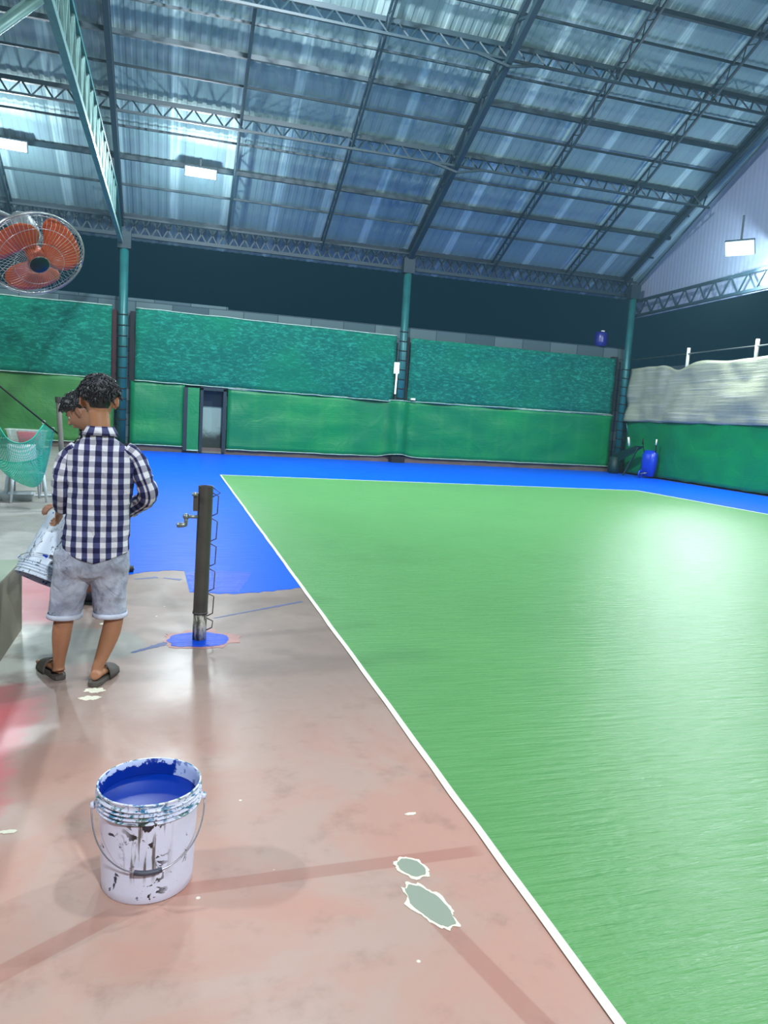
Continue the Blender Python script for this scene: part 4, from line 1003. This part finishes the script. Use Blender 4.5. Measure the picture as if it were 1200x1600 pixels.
# ------------------------------------------------------------------ wall fan
m_blade = NT('orange_fan_plastic'); kb = m_blade; kb.b.inputs['Transmission Weight'].default_value = .25
kb.b.inputs['Emission Strength'].default_value = 0; kb.base(lin((216, 100, 62)), .35); m_blade = kb.m
m_cage = plain('bright_fan_wire', (190, 196, 196), .3, .8, .1, 10)
m_motor = plain('grey_fan_motor', (120, 132, 136), .4, .3, .1, 10)
m_badge = plain('dark_teal_badge', (14, 48, 58), .35, 0, .1, 10)
fc = at(55, 398, 6.2)
T = thing('wall_fan', 'large orange-bladed fan in a wire cage high at the left edge', 'fan', fc)
nrm = Vector((.36, -.64, -.68)).normalized()          # the face looks down into the hall
qn = nrm.to_track_quat('Z', 'Y'); T.rotation_mode = 'QUATERNION'; T.rotation_quaternion = qn
RF_ = .345
bm = bmesh.new()
for side in (1, -1):
    for j in range(60):
        a = 2*PI*j/60+.02*side; pts = []
        for i in range(7):
            f = .2+.8*i/6; pts.append((RF_*f*math.cos(a+.25*(1-f)), RF_*f*math.sin(a+.25*(1-f)), side*.12*math.sqrt(max(0, 1-f**3))))
        tube(bm, pts, .0011, 4)
    for f in (.2, .5, .8, .985):
        rr = RF_*f; z = side*.12*math.sqrt(max(0, 1-f**3)); tube(bm, [(rr*math.cos(2*PI*j/48), rr*math.sin(2*PI*j/48), z) for j in range(49)], .0018, 5)
obj('cage', bm, m_cage, T, True)
bm = bmesh.new(); tube(bm, [(RF_*math.cos(2*PI*j/64), RF_*math.sin(2*PI*j/64), 0) for j in range(65)], .007, 8); obj('cage_rim', bm, m_cage, T, True)
bm = bmesh.new(); lathe(bm, [(0, .128), (.06, .126), (.07, .12), (.06, .114), (0, .114)], 32); obj('badge', bm, m_badge, T, True)
for j in range(3):
    bm = bmesh.new(); rows_ = []
    for i in range(9):
        f = i/8; r_ = .055+(.31-.055)*f; half = .56+.44*math.sin(min(1, f*1.15)*PI*.75)
        if f > .9: half *= .8
        a0 = 2*PI*j/3+.4*f+.35; row = []
        for m_ in range(9):
            g_ = m_/8-.5; a = a0+g_*2*half*.95; row.append(Vector((r_*math.cos(a), r_*math.sin(a), g_*-.07*(.6+.5*f))))
        rows_.append(row)
    loft(bm, rows_, False, closed=False); o = obj('blade', bm, m_blade, T, True); md = o.modifiers.new('t', 'SOLIDIFY'); md.thickness = .003; md.offset = 0
bm = bmesh.new(); lathe(bm, [(0, .05), (.05, .045), (.062, .02), (.062, -.03), (0, -.03)], 32); obj('hub', bm, m_blade, T, True)
bm = bmesh.new(); lathe(bm, [(0, -.46), (.06, -.45), (.085, -.41), (.1, -.34), (.1, -.2), (.06, -.13), (0, -.12)], 32); obj('motor', bm, m_motor, T, True)
# bracket to a pole just out of frame
inv = qn.inverted(); pole = Vector((-2.05, 6.35, 0))
bm = bmesh.new(); tube(bm, [(0, 0, -.4), inv @ (Vector((-1.35, 6.4, 2.9))-fc), inv @ (Vector((-2.05, 6.35, 2.85))-fc)], .022, 12); obj('arm', bm, m_motor, T, True)
bm = bmesh.new(); tube(bm, [pole, pole+Vector((0, 0, 3.2))], .04, 16); tag(obj('pole', bm, m_galv, None, True), 'grey pole carrying the fan, just outside the left edge', 'pole')

# ------------------------------------------------------------------ hammock corner
YH = 11.0
# leaning pipe
t = thing('pipe_post', 'thin grey pipe post with dark socket at the top, behind the bowed person', 'post', (at(100, 700, YH).x+.02, YH, 0))
o0 = t.location.copy(); a = at(91, 620, YH)-o0
bm = bmesh.new(); tube(bm, [(0, 0, 0), a*.96], .034, 16); obj('pipe', bm, plain('dull_grey_pipe', (112, 110, 100), .6, .1, .2, 8), t, True)
bm = bmesh.new(); d_ = a.normalized(); tube(bm, [a*.95, a], .042, 16, False); tube(bm, [a, a*.96], .030, 16, False); loft(bm, [[a+Vector((math.cos(x)*q_, math.sin(x)*q_, 0)) for x in [2*PI*j/16 for j in range(16)]] for q_ in (.042, .03)], False); obj('socket', bm, m_post, t, True)
r0 = at(97, 683, YH); r1 = at(0, 603, YH); dd = (r1-r0)/(r1.x-r0.x)
bm = bmesh.new(); endp = r0+dd*(-3.83-r0.x); tube(bm, [r0, r0.lerp(endp, .5)+Vector((0, 0, -.01)), endp], .011, 8)
tag(obj('rope', bm, m_dark, None, True), 'dark rope slanting from the left side column down to the thin pipe post', 'rope')
kh = NT('teal_mesh_net'); g = kh.coord(); u_, v_, _ = kh.xyz(kh.coord('UV'))
n = kh.noise(g, 14, 4); kh.base(kh.mix(n, lin((10, 150, 124)), lin((70, 208, 170))), .7)
ga = kh.math('ABSOLUTE', kh.math('SUBTRACT', kh.math('FRACT', kh.math('MULTIPLY', kh.math('ADD', u_, v_), 28)), .5)); gb = kh.math('ABSOLUTE', kh.math('SUBTRACT', kh.math('FRACT', kh.math('MULTIPLY', kh.math('SUBTRACT', u_, v_), 28)), .5))
hole = kh.math('MULTIPLY', kh.sm(ga, .30, .34, 1, 0), kh.sm(gb, .30, .34, 1, 0)); kh.put(kh.b.inputs['Alpha'], kh.math('SUBTRACT', 1, kh.math('MULTIPLY', hole, .75)))
kh.b.inputs['Subsurface Weight'].default_value = .0; m_ham = kh.m
T = thing('hammock', 'sagging teal mesh hammock hung from the rope at the left edge', 'hammock', at(60, 770, YH))
o0 = T.location.copy()
# two rim curves (front lower, back higher) and a deep belly between them
front = [(-70, 590), (-30, 628), (-5, 662), (12, 686), (32, 693), (50, 686), (61, 673), (68, 663)]
back = [(-60, 640), (-20, 700), (5, 720), (40, 722), (66, 712), (78, 698), (82, 684), (83, 672)]
fr = smooth_path([at(x, y, YH-.25*math.sin(PI*i/7)) for i, (x, y) in enumerate(front)], 5); bk = smooth_path([at(x, y, YH+.35*math.sin(PI*i/7)) for i, (x, y) in enumerate(back)], 5)
bm = bmesh.new(); rows_ = []; nn = len(fr)
Luv = bm.loops.layers.uv.verify()
for i in range(nn):
    f = i/(nn-1); s = math.sin(PI*min(1, max(0, f)))**.55; row = []
    for j in range(25):
        g_ = j/24; p = fr[i].lerp(bk[i], g_); low = at(40+(f-.55)*75, 768-28*abs(f-.72)**1.2*2, YH)
        dep = max(0, (p.z-low.z))*math.sin(PI*g_)**.7*s
        q_ = Vector((p.x*(1-.35*math.sin(PI*g_)*(s))+low.x*.35*math.sin(PI*g_)*s, p.y, p.z-dep)); q_ += Vector((0, .012, .01))*noise.noise(q_*9)
        row.append(q_-o0)
    rows_.append(row)
VV = [[bm.verts.new(p) for p in r] for r in rows_]
for i in range(nn-1):
    for j in range(24):
        f_ = bm.faces.new((VV[i][j], VV[i+1][j], VV[i+1][j+1], VV[i][j+1]))
        for lp, (a_, b_) in zip(f_.loops, ((i, j), (i+1, j), (i+1, j+1), (i, j+1))): lp[Luv].uv = (a_*.05, b_*.05)
obj('net_bag', bm, m_ham, T, True)
m_hamrim = plain('teal_rim_cord', (40, 190, 158), .6, 0, .1, 20)
for c_ in (fr, bk):
    bm = bmesh.new(); tube(bm, [p-o0 for p in c_], .009, 6); obj('edge_cord', bm, m_hamrim, T, True)
for px, py in ((68, 662), (83, 673)):
    bm = bmesh.new(); c_ = at(px, py, YH)-o0; tube(bm, [c_+Vector((.02*math.cos(x), 0, .02+.022*math.sin(x))) for x in [2*PI*j/16 for j in range(17)]], .005, 6); obj('ring', bm, m_cage, T, True)
# white plastic chair seen through and under the hammock
m_plast = plain('white_plastic', (196, 206, 210), .35, 0, .05, 10)
cb = on_floor(40, 782); T = thing('plastic_chair', 'white plastic chair standing behind and under the hammock', 'chair', cb); T.rotation_euler = (0, 0, math.radians(20))
bm = bmesh.new(); rg = []
for i in range(9):
    x = -.22+.44*i/8; rg.append([Vector((x, -.22+.44*j/8, .42-.015*math.cos((i/8-.5)*PI)*math.cos((j/8-.5)*PI))) for j in range(9)])
loft(bm, rg, False, closed=False); o = obj('seat', bm, m_plast, T, True); md = o.modifiers.new('t', 'SOLIDIFY'); md.thickness = .012
for sx in (-1, 1):
    for sy in (-1, 1):
        bm = bmesh.new(); tube(bm, [(sx*.2, sy*.2, .42), (sx*.24, sy*.25, 0)], [.024, .018], 10); obj('leg', bm, m_plast, T, True)
bm = bmesh.new(); rg = []
for i in range(7):
    f = i/6; rg.append([Vector((-.2+.4*j/8, .21+.09*f+.04*(1-math.cos((j/8-.5)*PI)), .43+.38*f)) for j in range(9)])
loft(bm, rg, False, closed=False); o = obj('backrest', bm, m_plast, T, True); md = o.modifiers.new('t', 'SOLIDIFY'); md.thickness = .01
# white tray under the hammock with a lid beside it
tb = on_floor(33, 777, 0); T = thing('storage_tub', 'shallow white plastic tub on the floor under the hammock', 'tub', (tb.x, tb.y-.35, 0)); T.rotation_euler = (0, 0, .15)
bm = bmesh.new(); rg = [sup(0, 0, z, a_, b_, 32, 6) for z, a_, b_ in ((0, .2, .14), (.1, .24, .17), (.105, .25, .18), (.1, .235, .165), (.01, .19, .13))]; loft(bm, rg, True); obj('shell', bm, m_plast, T, True)
bm = bmesh.new(); c_ = on_floor(68, 776); v0 = [(c_.x-.16, c_.y-.12), (c_.x+.18, c_.y+.02), (c_.x+.17, c_.y+.12), (c_.x-.06, c_.y+.06)]; poly(bm, v0, .01, .02); tag(obj('plastic_lid', bm, m_plast), 'white wedge-shaped plastic lid on the floor right of the tub', 'tray')
# crate with red bowl on a stool behind the hammock
m_red = plain('red_plastic', (196, 34, 62), .35, 0, .1, 8); kc = NT('clear_plastic'); kc.b.inputs['Alpha'].default_value = .35; kc.base(lin((200, 215, 205)), .15); m_clear = kc.m
YS = 13.0; s0 = at(42, 700, YS); T = thing('side_table', 'grey side table behind the hammock carrying the clear tub', 'table', (s0.x, YS, 0))
zt_ = at(42, 697, YS).z
bm = bmesh.new(); box(bm, (-.33, -.25, zt_-.04), (.33, .25, zt_)); obj('top', bm, m_conc, T)
for sx in (-1, 1):
    for sy in (-1, 1):
        bm = bmesh.new(); bar(bm, (sx*.22, sy*.2, 0), (sx*.22, sy*.2, zt_-.04), .04); obj('leg', bm, m_galv, T)
bm = bmesh.new(); hb = at(42, 671, YS).z-zt_; loft(bm, [sup(s0.x, YS, zt_+z, a_, b_, 32, 6) for z, a_, b_ in ((0, .24, .15), (hb, .29, .18), (hb, .31, .2), (hb-.015, .31, .2), (hb-.01, .28, .17), (.01, .23, .14))]); tag(obj('clear_tub', bm, m_clear, None, True), 'clear plastic tub with wide rim on the table behind the hammock', 'tub')
bm = bmesh.new(); loft(bm, [sup(s0.x+.03, YS, zt_+.012+z, a_, b_, 32, 4) for z, a_, b_ in ((0, .13, .09), (hb-.05, .18, .12), (hb-.06, .17, .11), (.01, .12, .08))]); tag(obj('red_bowl', bm, m_red, None, True), 'red plastic bowl inside the clear tub behind the hammock', 'bowl')

# ------------------------------------------------------------------ right rear corner
m_bplast = plain('blue_wheelbarrow_paint', (14, 60, 190), .3, .1, .15, 4)
wb = Vector((xr(22.9)-.42, 22.9, 0)); T = thing('wheelbarrow', 'blue wheelbarrow tipped upright against the green sheet on the right wall', 'wheelbarrow', wb)
T.rotation_euler = (0, 0, math.radians(-62))
bm = bmesh.new(); rg = []                              # tray stands on its nose, open side to the wall
for z, a_, b_, yo in ((.06, .16, .03, .0), (.10, .2, .1, .02), (.3, .25, .17, .03), (.6, .28, .19, .04), (.85, .27, .15, .04), (.97, .22, .08, .03), (1.0, .16, .03, .02)):
    rg.append(sup(0, yo, z, a_, b_, 32, 2.6))
loft(bm, rg); obj('tray', bm, m_bplast, T, True)
for sx in (-1, 1):
    bm = bmesh.new(); tube(bm, [(sx*.2, .0, .85), (sx*.23, -.06, 1.05), (sx*.25, -.12, 1.32)], .018, 10); hd = obj('handle_bar', bm, m_dark, T, True)
    bm = bmesh.new(); tube(bm, [(sx*.25, -.125, 1.2), (sx*.252, -.115, 1.4)], .026, 12); obj('grip', bm, m_white if sx == 1 else m_dark, hd, True)
bm = bmesh.new(); tube(bm, [(-.14+.0*math.cos(x), -.3+.11*math.cos(x), .15+.11*math.sin(x)) for x in [2*PI*j/24 for j in range(25)]], .035, 10); obj('wheel', bm, m_bplast, T, True)
bm = bmesh.new(); tube(bm, [(-.14, -.3, .15), (.06, -.2, .2)], .02, 8); obj('axle', bm, m_galv, T, True)
m_dkgreen = plain('dark_green_paint', (8, 54, 50), .55, 0, .2, 3)
p0 = at(958, 722, YB-1.1); p1 = at(995, 699, YB-1.6)
T = thing('trough', 'dark green sloping metal trough propped in the right rear corner', 'trough', (p0.x, p0.y, 0)); o0 = T.location.copy()
A_ = at(962, 712, YB-1.0)-o0; B_ = at(1000, 697, YB-2.6)-o0; sd = Vector((.04, .30, 0)); dn = Vector((0, 0, -.26))
bm = bmesh.new()
for s0_, s1_ in ((-1, 1),):
    V = [bm.verts.new(p) for p in (A_-sd, A_+sd, B_+sd, B_-sd, A_-sd*.5+dn, A_+sd*.5+dn, B_+sd*.5+dn*.3, B_-sd*.5+dn*.3)]
    for f in ((4, 5, 6, 7), (0, 4, 7, 3), (1, 2, 6, 5), (0, 1, 5, 4), (2, 3, 7, 6)): bm.faces.new([V[i] for i in f])
o = obj('tray', bm, m_dkgreen, T); md = o.modifiers.new('t', 'SOLIDIFY'); md.thickness = .03
bm = bmesh.new(); lathe(bm, [(0, 0), (.17, 0), (.19, .2), (.2, .62), (0, .66)], 24, (A_.x-.02, A_.y)); obj('foot_drum', bm, m_dkgreen, T, True)
bm = bmesh.new(); bar(bm, (B_.x, B_.y+.1, B_.z-.05), (B_.x-.25, B_.y+.5, 0), .05); obj('prop', bm, m_dkgreen, T)
pm = at(983, 697, YB-1.9); pm2 = at(982, 683, YB-1.9); pm3 = at(979, 662, YB-1.9)
T = thing('bottle', 'small upright white bottle with thin spout standing on the green trough', 'bottle', pm)
bm = bmesh.new(); tube(bm, [(0, 0, 0), pm2-pm], .04, 12); obj('body', bm, m_white, T, True)
bm = bmesh.new(); tube(bm, [pm2-pm, pm3-pm], .018, 8); obj('neck', bm, m_teal, T, True)
# blue barrel beyond the wall, standing on top of the block course
zb = 4.82; T = thing('barrel', 'dark blue plastic barrel standing on the back wall near the right corner', 'barrel', (at(937, 545, YB+.3).x, YB+.28, zb))
bm = bmesh.new(); lathe(bm, [(0, 0), (.2, 0), (.24, .05), (.25, .15), (.255, .18), (.25, .21), (.26, .32), (.255, .35), (.25, .5), (.2, .56), (.0, .57)], 32); obj('drum', bm, plain('navy_plastic', (30, 34, 120), .3, 0, .1, 5), T, True)
bm = bmesh.new(); lathe(bm, [(.0, .57), (.07, .57), (.07, .62), (0, .62)], 20, (.06, 0)); obj('cap', bm, m_white, T, True)

# ------------------------------------------------------------------ scatter volume added to imitate glow and flare round the lamps
HZ = bpy.data.materials.new('glow_haze'); HZ.use_nodes = True; nt = HZ.node_tree; nt.nodes.clear()
om = nt.nodes.new('ShaderNodeOutputMaterial'); vs = nt.nodes.new('ShaderNodeVolumeScatter'); vs.inputs['Density'].default_value = .0012; vs.inputs['Anisotropy'].default_value = .3
vs.inputs['Color'].default_value = (.5, .85, 1, 1); nt.links.new(vs.outputs[0], om.inputs['Volume'])
bm = bmesh.new(); box(bm, (XL+.05, -9.9, .02), (18.2, 27.5, 18)); tag(obj('haze', bm, HZ), 'added thin bluish haze imitating the glow around the floodlights', 'haze', kind='stuff')
